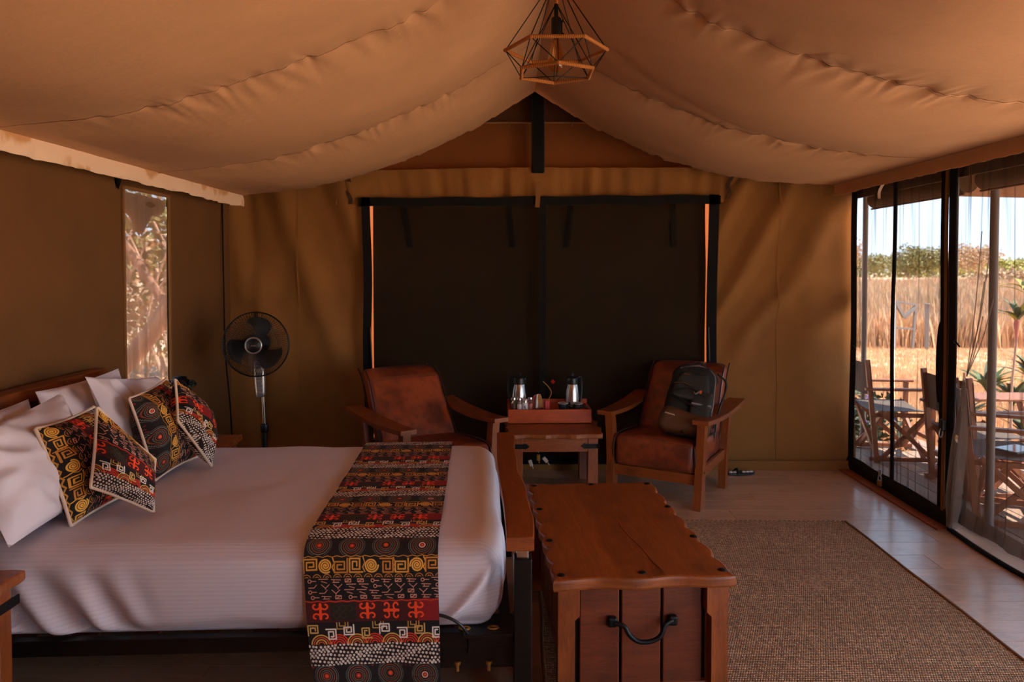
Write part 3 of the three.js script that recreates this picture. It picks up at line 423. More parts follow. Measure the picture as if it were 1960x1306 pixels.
// dry grass: blades in clumps, a stand of tall grass past the mown strip
{
  const blades = (n, h, w, sp) => { const pos = [], ix = []; for (let i = 0; i < n; i++) { const a = rnd() * 2 * PI, r = sp * sqrt(rnd()), x = r * cos(a), z = r * sin(a), H = h * rr(.6, 1.1), b = rnd() * 2 * PI, dx = cos(b) * w / 2, dz = sin(b) * w / 2, lx = rr(-.25, .25) * H, lz = rr(-.25, .25) * H, k = pos.length / 3; pos.push(x - dx, 0, z - dz, x + dx, 0, z + dz, x + lx * .4 + dx * .6, H * .6, z + lz * .4 + dz * .6, x + lx, H, z + lz); ix.push(k, k + 1, k + 2, k, k + 2, k + 3); } const g = new THREE.BufferGeometry(); g.setAttribute('position', new THREE.Float32BufferAttribute(pos, 3)); g.setAttribute('uv', new THREE.Float32BufferAttribute(new Float32Array(pos.length / 3 * 2), 2)); g.setIndex(ix); g.computeVertexNormals(); return g; };
  const scatter = (name, label, g, n, spot, s0, s1, cols) => { const im = new THREE.InstancedMesh(g, M.straw, n), m = new THREE.Matrix4(); for (let i = 0; i < n; i++) { const [x, z] = spot(), s = rr(s0, s1) * (.55 + .75 * fbm(x * .35, z * .12, 1e6, 1e6, 2)); m.compose(new THREE.Vector3(x, EARTH - .02, -z), new THREE.Quaternion().setFromEuler(new THREE.Euler(0, rnd() * 6.28, 0)), new THREE.Vector3(s, s, s)); im.setMatrixAt(i, m); const k = rr(.8, 1.08) * (.86 + .3 * noise(x * .6, z * .2)), c = cols[floor(rnd() * cols.length)]; im.setColorAt(i, new THREE.Color(c[0] * k, c[1] * k, c[2] * k)); } im.name = name; shade(im); scene.add(im); return tag(im, label, 'grass', null, 'stuff'); };
  scatter('tall_grass', 'tall dry straw-coloured grass beyond the mown strip', blades(26, .95, .035, .5), 9000, () => { const z = 19 + 62 * pow(rnd(), 1.3); return [z * rr(.36, .8), z]; }, .7, 1.25, [[1, .98, .95], [1, .9, .82], [.95, .78, .66], [1, 1, .98], [.85, .8, .6]]);
  scatter('short_grass', 'short bleached grass on the mown strip near the deck', blades(20, .1, .014, .25), 5000, () => { const z = 7 + 14 * rnd(); return [z * rr(.38, .8) + .6, z]; }, .6, 1.2, [[1.1, 1, .86], [1, .9, .76]]);
}
function leaves(n, spot, size, long = 1.6) { // folded leaf blades in one geometry
  const pos = [], ix = [], q = new THREE.Quaternion(), v = new THREE.Vector3();
  for (let i = 0; i < n; i++) { const p = spot(), s = size * rr(.6, 1.3); q.setFromEuler(new THREE.Euler(rr(0, 6.3), rr(0, 6.3), rr(0, 6.3))); const k = pos.length / 3; for (const [x, y, z] of [[0, 0, 0], [.5, .12, .5 * long], [0, 0, long], [-.5, .12, .5 * long]]) { v.set(x * s, y * s, z * s).applyQuaternion(q); pos.push(p.x + v.x, p.y + v.y, p.z + v.z); } ix.push(k, k + 1, k + 2, k, k + 2, k + 3); }
  const g = new THREE.BufferGeometry(); g.setAttribute('position', new THREE.Float32BufferAttribute(pos, 3)); g.setAttribute('uv', new THREE.Float32BufferAttribute(new Float32Array(pos.length / 3 * 2), 2)); g.setIndex(ix); g.computeVertexNormals(); return g;
}
const ball = (c, rx, ry, rz, shell = .45) => () => { const a = rnd() * 2 * PI, y = rr(-.75, 1), r = sqrt(max(0, 1 - y * y)), k = pow(rnd(), shell) * (.82 + .36 * noise(a * 3, y * 3 + c.x)); return new THREE.Vector3(c.x + rx * k * r * cos(a), c.y + ry * k * y, c.z + rz * k * r * sin(a)); };
function bush(label, X, Z, w, h, mat, n, size) {
  const t = thing('bush', label, 'bush', [X, EARTH, -Z]);
  const lobes = Array.from({ length: 7 }, () => ball(new THREE.Vector3(rr(-.32, .32) * w, h * rr(.42, .66), rr(-.3, .3) * w), w * rr(.22, .36), h * rr(.26, .4), w * rr(.22, .34)));
  part('foliage', leaves(n, () => lobes[floor(rnd() * 7)](), size), mat, t);
  part('stem', Array.from({ length: 5 }, () => { const a = rnd() * 6.3; return tube([new THREE.Vector3(0, 0, 0), new THREE.Vector3(.12 * w * cos(a), h * .3, .12 * w * sin(a)), new THREE.Vector3(.3 * w * cos(a), h * .7, .3 * w * sin(a))], .03 * w / 3, 8, 5); }), M.twig, t);
}
bush('big olive-brown bush behind the tall grass, left of the door post', 48.2, 90, 7.2, 5.2, M.leafOlive, 5200, .2);
bush('pale brown bush behind the tall grass, between door post and pole', 62.3, 101, 6.3, 5.6, M.leafDry, 4200, .2);
bush('yellow-green low bush right of the big olive bush', 68, 115, 7, 4.4, M.leafYellow, 2600, .2);
bush('green low bush at the far left, behind the first awning pole', 49.5, 108, 9, 4.6, M.leafOlive, 3200, .22);
bush('yellow-green bush at the right end of the far hedge', 57, 84, 6, 3.4, M.leafYellow, 3200, .22);
bush('brown twiggy bush below the yellow-green one at the far right', 46.2, 70, 5, 2.2, M.leafDry, 2200, .18);
bush('tall grey-green tree half hidden by the back corner webbing', 40.6, 90, 3.6, 6.6, M.leafDry, 900, .16);
solo('wood_line', leaves(9000, () => new THREE.Vector3(rr(60, 150), EARTH + 4.6 * rnd() * (.6 + .6 * noise(rnd() * 40, 1)), -rr(165, 185)), .5), M.leafOlive, 'low dark line of scrub along the horizon', 'scrub', null, 'stuff');
{ // grey frame standing in the grass
  const t = thing('garden_gate', 'small grey gate of crossed bars standing in the tall grass', 'gate', [9.78, EARTH, -18.4], .2), b = (n, x0, y0, x1, y1, w = .05) => part(n, bar(new THREE.Vector3(x0, y0, 0), new THREE.Vector3(x1, y1, 0), w, w), M.grey, t);
  b('post', -.4, 0, -.4, 1.22, .07); b('post', .12, 0, .2, 1.12, .06); b('rail', -.42, 1.2, .24, 1.1); b('rail', -.42, .55, .18, .5); b('brace', -.38, 1.18, -.12, .8, .08); b('brace', -.12, .8, .2, 1.05, .08);
  const s = thing('metal_post', 'short grey post beside the metal frame in the grass', 'post', [10.24, EARTH, -18.4]); part('post', rbox(.09, 1.1, .06, 0, .55, 0, .01, 'y'), M.grey, s); part('cap', rbox(.12, .04, .09, 0, 1.12, 0, .01), M.grey, s);
}
// plants by the deck
function strapLeaf(L, w, droop) { const g = grid(2, 8, (u, v) => { const s = w * sin(PI * clamp(.1 + .9 * v)) ** .8 * (1 - v * .35); return new THREE.Vector3((u - .5) * s, L * (v * .8 - droop * v * v * .8) + abs(u - .5) * s * .3, L * v * (.45 + .35 * v)); }); return g; }
function rosette(parent, x, y, z, n, L, w, mats, up = .9, lname = 'leaf') { const gs = [0, 1, 2].map((k) => strapLeaf(L * (.85 + .15 * k), w, .25 + .22 * k)); for (let i = 0; i < n; i++) { const m = part(lname, gs[i % 3], mats[floor(rnd() * mats.length)], parent); m.position.set(x, y + rr(-.05, .05) * L, z); m.rotation.set(rr(-.45, .25) * up, i * 2.4 + rr(-.3, .3), 0, 'YXZ'); } }
{
  const t = thing('strappy_shrub', 'leafy green shrub with long strap leaves beyond the deck, behind the nearest pole', 'shrub', [4.95, EARTH, -7.5]);
  for (const [x, z, h, n] of [[-.22, .1, .78, 20], [.1, 0, .62, 22], [.3, .3, .5, 22], [.0, .35, .35, 18], [-.3, -.1, .45, 16], [.35, -.1, .85, 18]]) { part('stem', tube([new THREE.Vector3(x * .5, 0, z * .5), new THREE.Vector3(x, h, z)], .014, 6, 6), M.twig, t); rosette(t, x, h, z, n, .42, .075, [M.leafGreen, M.leafLime, M.leafGreen, M.leafDark]); }
  const c = thing('cordyline', 'tall slim plant with lime leaves on a pink stem at the right edge', 'plant', [4.72, EARTH, -7.0]);
  part('stem', tube([new THREE.Vector3(0, 0, 0), new THREE.Vector3(-.02, .8, 0), new THREE.Vector3(.02, 1.35, 0)], .011, 10, 6), M.twig, c); part('pink_stem', lathe([[.002, 0], [.012, .1], [.026, .22], [.015, .27]], 10).translate(.015, 1.26, 0), M.stemPink, c); rosette(c, .02, 1.5, 0, 12, .3, .06, [M.leafLime, M.leafDark, M.leafGreen], 1.1); rosette(c, .12, 1.74, 0, 9, .34, .07, [M.leafDark, M.leafLime], 1.1);
  const f = thing('flowering_shrub', 'low dark shrub with violet flowers beyond the back corner screen', 'shrub', [3.4, EARTH, -7.35]);
  part('foliage', leaves(900, ball(new THREE.Vector3(0, .42, 0), .46, .4, .4), .045, 2), M.leafDark, f); part('stem', [0, 1, 2, 3].map((k) => tube([new THREE.Vector3(0, 0, 0), new THREE.Vector3(.2 * cos(k * 1.7), .5, .2 * sin(k * 1.7)), new THREE.Vector3(-.12 + .22 * cos(k * 1.7), .8, .22 * sin(k * 1.7))], .008, 8, 5)), M.twig, f);
  for (let k = 0; k < 9; k++) { const p = ball(new THREE.Vector3(0, .62, .12), .36, .3, .3, .2)(), fl = part('flower', leaves(9, () => new THREE.Vector3(p.x, p.y, p.z).add(new THREE.Vector3(rr(-.01, .01), rr(-.01, .01), rr(-.01, .01))), .028, 1.1), M.petal, f); void fl; }
}
// behind the slit window: a leaning tree, thorny brush, pale sand
{
  const t = thing('leaning_tree', 'leaning pink-brown tree trunk seen through the slit window', 'tree', [-4.5, EARTH, -8.2]);
  part('trunk', tube([new THREE.Vector3(-.9, -.1, 0), new THREE.Vector3(-.1, .6, 0), new THREE.Vector3(.6, 1.35, .05), new THREE.Vector3(1.15, 2.3, .1), new THREE.Vector3(1.5, 3.4, 0)], .1, 30, 10), M.bark, t);
  part('branch', tube([new THREE.Vector3(.75, 1.55, .05), new THREE.Vector3(.35, 2.2, .1), new THREE.Vector3(-.1, 2.9, .2)], .05, 16, 8), M.bark, t);
  part('foliage', leaves(1500, ball(new THREE.Vector3(.3, 3.9, 0), 2.0, .9, 1.2, .6), .07), M.leafRust, t);
  const b = thing('thorn_bush', 'tangled dry thorn bush behind the slit window', 'bush', [-5.6, EARTH, -10.4]);
  part('foliage', leaves(2600, ball(new THREE.Vector3(0, 1.2, 0), 2.4, 1.4, 1.2, .6), .06), M.leafDry, b);
  part('stem', Array.from({ length: 60 }, () => { const x = rr(-2, 2), z = rr(-1, 1); return tube([new THREE.Vector3(x, 0, z), new THREE.Vector3(x + rr(-.5, .5), 1.2, z), new THREE.Vector3(x + rr(-1, 1), rr(1.6, 2.8), z)], .018, 8, 5); }), M.twig, b);
  const c = thing('thorn_bush', 'darker thorn bush farthest behind the slit window', 'bush', [-7.4, EARTH, -14]);
  part('foliage', leaves(5200, ball(new THREE.Vector3(0, 2.2, 0), 3.4, 2.6, 1.4, .6), .12), M.leafOlive, c); part('stem', Array.from({ length: 12 }, () => { const x = rr(-2, 2); return tube([new THREE.Vector3(x, 0, 0), new THREE.Vector3(x + rr(-.5, .5), 1.6, 0), new THREE.Vector3(x + rr(-1, 1), 3.4, 0)], .04, 8, 5); }), M.twig, c);
}
// ---------------------------------------------------------------- bed, linen, cushions, night stands, fan
const BED = [-1.084, 0, -3.289], BED_TURN = deg(2.6);
{
  const b = thing('bed', 'double bed frame of black steel with red-brown wooden rails at head and foot', 'bed', BED, BED_TURN);
  const live = (z0, z1, w, n, s) => { const p = []; for (let i = 0; i <= n; i++) { const t = i / n; p.push([w / 2 + .007 * sin(t * 9 + s) + .004 * sin(t * 23) + .012 * t, lerp(z0, z1, t)]); } for (let i = n; i >= 0; i--) { const t = i / n; p.push([-w / 2 + .006 * sin(t * 7 + s * 2) - .006 * t, lerp(z0, z1, t)]); } return p; };
  part('foot_rail', place(uvBox(plankShape(live(-.79, .83, .074, 24, 1), .05, .006), 'z'), 1.075, .612, 0), M.wood, b);
  part('head_rail', place(uvBox(plankShape(live(-.64, .86, .06, 20, 4), .06, .006), 'z'), -1.035, .995, 0, 0, 0, 0), M.wood, b);
  part('head_panel', rbox(.025, .3, 1.4, -1.05, .55, .05, .004, 'z'), M.wood, b);
  for (const z of [-.55, .72]) part('head_post', rbox(.04, .99, .05, -1.045, .5, z, .006, 'y'), M.steel, b);
  for (const z of [-.72, .80]) { const p = part('foot_post', rbox(.062, .585, .062, 1.085, .2925, z, .005, 'y'), M.steel, b); part('inner_tube', rbox(.04, .05, .04, 1.085, .594, z, .004, 'y'), M.inox, p); }
  part('side_rail', rbox(2.12, .055, .04, .02, .283, .755, .004), M.steel, b); part('side_rail', rbox(2.12, .055, .04, .02, .283, -.755, .004), M.steel, b);
  part('end_rail', rbox(.04, .055, 1.5, 1.03, .283, .02, .004, 'z'), M.steel, b); part('end_rail', rbox(.04, .055, 1.5, -1.0, .283, .0, .004, 'z'), M.steel, b);
  part('corner_plate', rbox(.2, .012, .16, .98, .306, .72, .003), M.steel, b); part('corner_plate', rbox(.26, .09, .012, .93, .225, .76, .003), M.steel, b);
  for (const [x, z] of [[.885, .752], [.985, .752]]) part('slot', place(new THREE.TorusGeometry(.011, .005, 6, 16).scale(1.4, 1, .7), x, .314, z, PI / 2, 0, 0), M.brass, b);
  for (const x of [.86, .97]) part('bolt', [rod(new THREE.Vector3(x, .17, .765), new THREE.Vector3(x, .2, .765), .007), place(new THREE.CylinderGeometry(.013, .013, .01, 6), x, .2, .765)], M.brass, b);
  for (let k = 0; k < 9; k++) part('slat', rbox(.09, .016, 1.38, -.88 + k * .21, .266, 0, .003, 'z'), M.teak, b);
  part('cable', tube([new THREE.Vector3(.7, .38, .79), new THREE.Vector3(.8, .385, .8), new THREE.Vector3(.865, .355, .8), new THREE.Vector3(.9, .3, .785), new THREE.Vector3(.9, .24, .77)], .0055, 30, 8), M.plastic, b, 'thin black cable loop');
}
{
  const m = thing('mattress', 'thick mattress in a white finely striped sheet tucked on the bed', 'mattress', [BED[0], .302, BED[2]], BED_TURN);
  const g = softBox(2.02, .322, 1.53, .085, 130, 22, 90, (p, n) => {
    const sy = p.y / .322, top = sm(.2, 1, n.y);
    p.y += top * (.006 * (fbm(p.x * 3 + 4, p.z * 3, 1e6, 1e6, 3) - .5) * 2 + .004 * (noise(p.x * 9 + p.z * 5, p.z * 2) - .5)) - .02 * sm(.5, .76, abs(p.z)) * sm(0, 1, n.y) * .5;
    const near = sm(.55, .95, n.z), foot = sm(.55, .95, n.x);
    if (near > 0) {                                             // folds on the long side
      const hw = sm(-.12, -.42, p.x) * sm(.95, .15, sy); p.z += near * hw * .042 * ((.6 + .4 * noise(p.x * 9, 7)) * sin(p.x * 40 + p.y * 26 + 4 * noise(p.x * 5, 2)) - .3);
      p.z += near * (.02 * sin(PI * sy) + .012 * (fbm(p.x * 2.4, p.y * 6, 1e6, 1e6, 3) - .5) - .016 * sm(.25, 0, sy));
      const ax = .985, ay = .24, bx = .8, by = .03, t = clamp(((p.x - ax) * (bx - ax) + (p.y - ay) * (by - ay)) / ((bx - ax) ** 2 + (by - ay) ** 2), 0, 1), dd = hypot(p.x - ax - t * (bx - ax), p.y - ay - t * (by - ay));
      p.z += near * .02 * exp(-((dd / .018) ** 2)); const side = (p.x - ax) * (by - ay) - (p.y - ay) * (bx - ax); if (side < 0 && p.x > .75 && p.y < ay) p.z -= near * .02 * sm(.004, .05, dd);
    }
    if (foot > 0) p.x += foot * (.02 * sin(PI * sy) + .02 * (noise(p.z * 4, 3) - .5) + .01 * sin(p.z * 17 + sy * 2) * (1 - sy) - .02 * sm(.3, 0, sy));
    const ln = sm(1.0, .2, sy) * (near + foot); p.y += (.012 * sin(p.x * 5 + 1) + .006 * sin(p.x * 17)) * (1 - sy) * near - .004 * ln;
  });
  const p = g.attributes.position, n = g.attributes.normal, uv = new Float32Array(p.count * 2);
  for (let i = 0; i < p.count; i++) { const x = p.getX(i), y = p.getY(i), z = p.getZ(i), side = abs(n.getZ(i)) > .6 ? (.322 - y) : max(0, 0); uv[i * 2] = x; uv[i * 2 + 1] = z + side * Math.sign(z) + (abs(n.getZ(i)) > .6 ? (Math.sign(z) * .765 - z) : 0); }
  g.setAttribute('uv', new THREE.BufferAttribute(uv, 2)); part('sheet', g, M.sheet, m);
  part('mattress_core', rbox(1.9, .2, 1.4, 0, .12, 0, .03), M.pillow, m);
}
{ // runner across the foot of the bed
  const r = thing('bed_runner', 'patterned black, orange and white cloth runner across the foot of the bed', 'bed runner', [BED[0], -.008, BED[2]], BED_TURN);
  const path = []; const q = (y, z) => path.push(new THREE.Vector3(0, y, z));
  q(.42, -.80); q(.55, -.795); q(.615, -.765); q(.642, -.70); q(.644, -.45); q(.645, -.1); q(.645, .3); q(.642, .60); q(.636, .68); q(.612, .755); q(.56, .792); q(.45, .812); q(.3, .818); q(.2, .814); q(.09, .80);
  const c = new THREE.CatmullRomCurve3(path, false, 'centripetal'), L = c.getLength(); let bend = 0; for (let i = 0; i <= 400; i++) { const p = c.getPointAt(i / 400); if (p.z > .7 && p.y < .62) { bend = i / 400 * L; break; } }
  part('cloth', sheet(40, 240, (u, v) => { const p = c.getPointAt(v), s = v * L, hang = clamp((s - bend) / .55), x0 = lerp(.335, .345, sm(0, .3, hang)) + .045 * hang * hang, x1 = .795 + .012 * hang; const w = (fbm(u * 3, s * 5, 1e6, 1e6, 3) - .5); return new THREE.Vector3(lerp(x0, x1, u) + .004 * (noise(s * 6, u > .5 ? 2 : 5) - .5), p.y + w * .007 * (1 - hang), p.z + hang * (.008 * sin(u * 7 + 1) * hang + w * .012)); }, .003, (u, v) => [u * PRINT_W, PRINT_H * (1 - 1 / 12) - (v * L - bend)], true), M.print, r);
}
function cushion(name, label, cat, q, thick, mat, o = {}) {      // q: corners top-left, top-right, bottom-right, bottom-left as seen from the front
  const [TL, TR, BR, BL] = q.map((a) => V(...a)), c0 = BL.clone().add(BR).multiplyScalar(.5), N = TR.clone().sub(BL).cross(TL.clone().sub(BR)).normalize(), n = 34, wr = o.wrinkle ?? .006, sd = o.seed ?? 1, pull = o.pull ?? .06;
  if (N.dot(camera.position.clone().sub(c0)) < 0 && !o.keep) N.negate();
  const at = (u, v) => { const a = 2 * u - 1, b = 2 * v - 1, U = .5 + a / 2 * (1 - pull * (1 - b * b) * abs(a) ** 2), W = .5 + b / 2 * (1 - pull * (1 - a * a) * abs(b) ** 2); return BL.clone().lerp(BR, U).lerp(TL.clone().lerp(TR, U), W).sub(c0); };
  const f = (sg) => (u, v) => { const a = 2 * u - 1, b = 2 * v - 1, e = pow(max(0, (1 - a * a) * (1 - b * b)), .5), p = at(u, v), rad = sm(.2, 1, max(abs(a), abs(b))) * e; const w = (fbm(u * 4 + sd, v * 4 + sd * 3, 1e6, 1e6, 3) - .5) * 2 * wr * 3 * sqrt(e) + (noise(u * 9 + v * 5 + sd, v * 3 - u * 6 + sd) - .5) * wr * 1.6 * sqrt(e) + wr * sin(atan2(b, a) * 11 + sd) * rad * 1.4 - (o.dent ?? 0) * exp(-((a * a + (b - 1.0) ** 2) / .35)) * e; return p.addScaledVector(N, sg * (thick / 2 * e) + w * (sg > 0 ? 1 : .5)); };
  const uvf = o.uv ?? ((u, v) => [u * .5, v * .5]);
  const t = thing(name, label, cat, [c0.x, c0.y, c0.z], 0, o.group), handed = new THREE.Vector3().crossVectors(BR.clone().sub(BL), TL.clone().sub(BL)).dot(N) > 0;
  part(o.piping ? 'cover' : 'pillowcase', [grid(n, n, f(1), !handed, uvf), grid(n, n, f(-1), handed, uvf)].map((g) => g), mat, t);
  if (o.piping) { const pts = []; for (let i = 0; i < 20; i++) pts.push(at(i / 20, 0)); for (let i = 0; i < 20; i++) pts.push(at(1, i / 20)); for (let i = 20; i > 0; i--) pts.push(at(i / 20, 1)); for (let i = 20; i > 0; i--) pts.push(at(0, i / 20)); part('piping', tube(pts, .0068, 160, 6, true), M.cord, t, 'cream piping'); }
  return t;
}
{
  const G = 'white bed pillows';
  cushion('pillow', 'white pillow at the near back, its corner against the headboard', 'pillow', [[-1.98, 1.03, 2.5], [-1.99, 1.035, 3.06], [-1.86, .66, 3.06], [-1.86, .66, 2.5]], .16, M.pillow, { seed: 3, group: G, wrinkle: .011 });
  cushion('pillow', 'biggest white pillow, nearest the camera, propped in front of its neighbour', 'pillow', [[-1.86, 1.0, 2.42], [-1.875, 1.055, 3.09], [-1.67, .66, 3.14], [-1.66, .65, 2.44]], .2, M.pillow, { seed: 5, group: G, dent: .05, wrinkle: .014 });
  cushion('pillow', 'white pillow leaning flat on the headboard at the middle of the bed', 'pillow', [[-2.0, 1.055, 3.12], [-2.02, 1.06, 3.82], [-1.86, .66, 3.82], [-1.87, .66, 3.12]], .16, M.pillow, { seed: 8, group: G, dent: .05, wrinkle: .012 });
  cushion('pillow', 'white pillow with a tall pointed corner behind the two farther patterned cushions', 'pillow', [[-1.865, 1.1, 3.25], [-1.9, .995, 3.98], [-1.7, .66, 3.95], [-1.69, .65, 3.27]], .19, M.pillow, { seed: 11, group: G, dent: .07, wrinkle: .014 });
  const P = 'patterned cushions with cream piping', H = PRINT_H, S = .4;
  const side = (v0, u0) => (u, v) => [u0 + v * S, v0 - u * S], up = (v0, u0) => (u, v) => [u0 + u * S * .85, v0 - (1 - v) * S * .88];
  cushion('cushion', 'leftmost patterned cushion, its bands running upright', 'cushion', [[-1.745, .985, 2.72], [-1.73, 1.0, 3.08], [-1.575, .64, 3.12], [-1.615, .63, 2.71]], .20, M.print, { piping: 1, seed: 2, group: P, uv: side(H * (1 - 1 / 6), .02) });
  cushion('cushion', 'nearer tilted patterned cushion with white dots along its lower edge', 'cushion', [[-1.53, 1.06, 2.74], [-1.41, .817, 2.93], [-1.366, .645, 2.82], [-1.545, .77, 2.72]], .18, M.print, { piping: 1, seed: 4, group: P, uv: up(H * (1 - 1 / 6 - .03), .05), pull: .04 });
  cushion('cushion', 'patterned cushion with red-centred rings on its left edge, standing behind the tilted one', 'cushion', [[-1.69, 1.0, 3.28], [-1.69, 1.035, 3.64], [-1.54, .65, 3.64], [-1.57, .64, 3.26]], .20, M.print, { piping: 1, seed: 6, group: P, uv: side(H, .1) });
  cushion('cushion', 'farthest patterned cushion, tilted, with orange scrolls facing the room', 'cushion', [[-1.54, 1.066, 3.40], [-1.468, .84, 3.62], [-1.41, .645, 3.48], [-1.52, .88, 3.38]], .18, M.print, { piping: 1, seed: 9, group: P, uv: up(H * (1 - 1 / 6 - .03), .3), pull: .04 });
}
// a table of the set: waved top, square legs, aprons, black iron corner straps
function waved(w, d, n, amp, seedv, corner = .0) { const p = [], run = (x0, z0, x1, z1, k) => { const L = hypot(x1 - x0, z1 - z0), nx = (z1 - z0) / L, nz = -(x1 - x0) / L; for (let i = 0; i < n * 6; i++) { const t = i / (n * 6), e = sm(0, .08, t) * sm(1, .92, t), o = -amp * e * (1 - abs(sin(PI * n * t + .4 * sin(seedv + k)))) ** 1.4 * 1.6; p.push([lerp(x0, x1, t) - nx * -o, lerp(z0, z1, t) - nz * -o]); } }; void corner; run(-w / 2, d / 2, w / 2, d / 2, 1); run(w / 2, d / 2, w / 2, -d / 2, 2); run(w / 2, -d / 2, -w / 2, -d / 2, 3); run(-w / 2, -d / 2, -w / 2, d / 2, 4); return p; }
function strapTable(t, w, d, h, th, leg, shelf, apron, strapH) {
  part('table_top', place(uvBox(plankShape(waved(w, d, 3, .014, w * 7), th, .007), 'x'), 0, h - th, 0), M.woodTop, t);
  const lx = w / 2 - leg / 2 - .02, lz = d / 2 - leg / 2 - .02;
  for (const sx of [-1, 1]) for (const sz of [-1, 1]) {
    const l = part('leg', rbox(leg, h - th, leg, sx * lx, (h - th) / 2, sz * lz, .006, 'y'), M.wood, t);
    const sy = h - th - strapH, o = leg / 2 + .002; void l;
    const s = new THREE.Shape([[-.02, -.016], [.055, -.016], [.05, -.024], [.082, 0], [.05, .024], [.055, .016], [-.02, .016]].map(([a, b]) => new THREE.Vector2(a, b)));
    const g1 = new THREE.ExtrudeGeometry(s, { depth: .004, bevelEnabled: false });
    part('iron_strap', [place(g1.clone(), sx * (lx), sy, sz * (lz + o) - (sz < 0 ? 0 : 0), 0, sx > 0 ? PI : 0, 0), rbox(leg + .008, .03, .006, sx * lx, sy, sz * (lz + o), .001), rbox(.006, .03, leg + .12, sx * (lx + o), sy, sz * (lz - .03), .001)], M.iron, t);
  }
  for (const s of [-1, 1]) { part('apron', rbox(w - 2 * leg - .03, apron, .022, 0, h - th - apron / 2, s * (lz + leg / 2 - .018), .003), M.wood, t); part('apron', rbox(.022, apron, d - 2 * leg - .03, s * (lx + leg / 2 - .018), h - th - apron / 2, 0, .003, 'z'), M.wood, t); }
  if (shelf) part('shelf', rbox(w - leg, .02, d - leg, 0, shelf, 0, .004), M.wood, t);
  return t;
}
{
  strapTable(thing('nightstand', 'wooden nightstand with black iron strap at the near left corner', 'nightstand', [-1.815, 0, -2.08], 0), .54, .5, .62, .034, .06, .2, .09, .06);
  strapTable(thing('nightstand', 'wooden nightstand mostly hidden behind the far side of the bed', 'nightstand', [-1.95, 0, -4.44], 0), .5, .44, .53, .034, .06, .2, .09, .06);
  const l = thing('lantern', 'black metal lantern with a scalloped lid standing behind the farthest cushion', 'lantern', [-1.985, .53, -4.45], .3); l.scale.set(1.12, 1.26, 1.12);
  part('base', lathe([[0, 0], [.075, 0], [.078, .012], [.062, .03], [.05, .035]], 8), M.iron, l);
  part('frame', Array.from({ length: 8 }, (_, i) => { const a = i * PI / 4; return tube([new THREE.Vector3(.056 * cos(a), .03, .056 * sin(a)), new THREE.Vector3(.064 * cos(a), .12, .064 * sin(a)), new THREE.Vector3(.05 * cos(a), .27, .05 * sin(a))], .008, 8, 5); }), M.iron, l);
  part('panel', lathe([[.05, .03], [.056, .12], [.052, .22], [.044, .265]], 8), M.iron, l);
  const lid = []; for (let i = 0; i < 96; i++) { const a = i / 96 * 2 * PI, r = .072 + .008 * abs(sin(a * 6)); lid.push([r * cos(a), r * sin(a)]); } part('lid', [place(plankShape(lid, .014, .003), 0, .268, 0), lathe([[.05, .28], [.04, .3], [.032, .315], [0, .318]], 16), ...Array.from({ length: 12 }, (_, i) => { const a = i / 12 * 2 * PI; return place(new THREE.SphereGeometry(.011, 8, 6), .064 * cos(a), .284, .064 * sin(a)); })], M.iron, l);
}
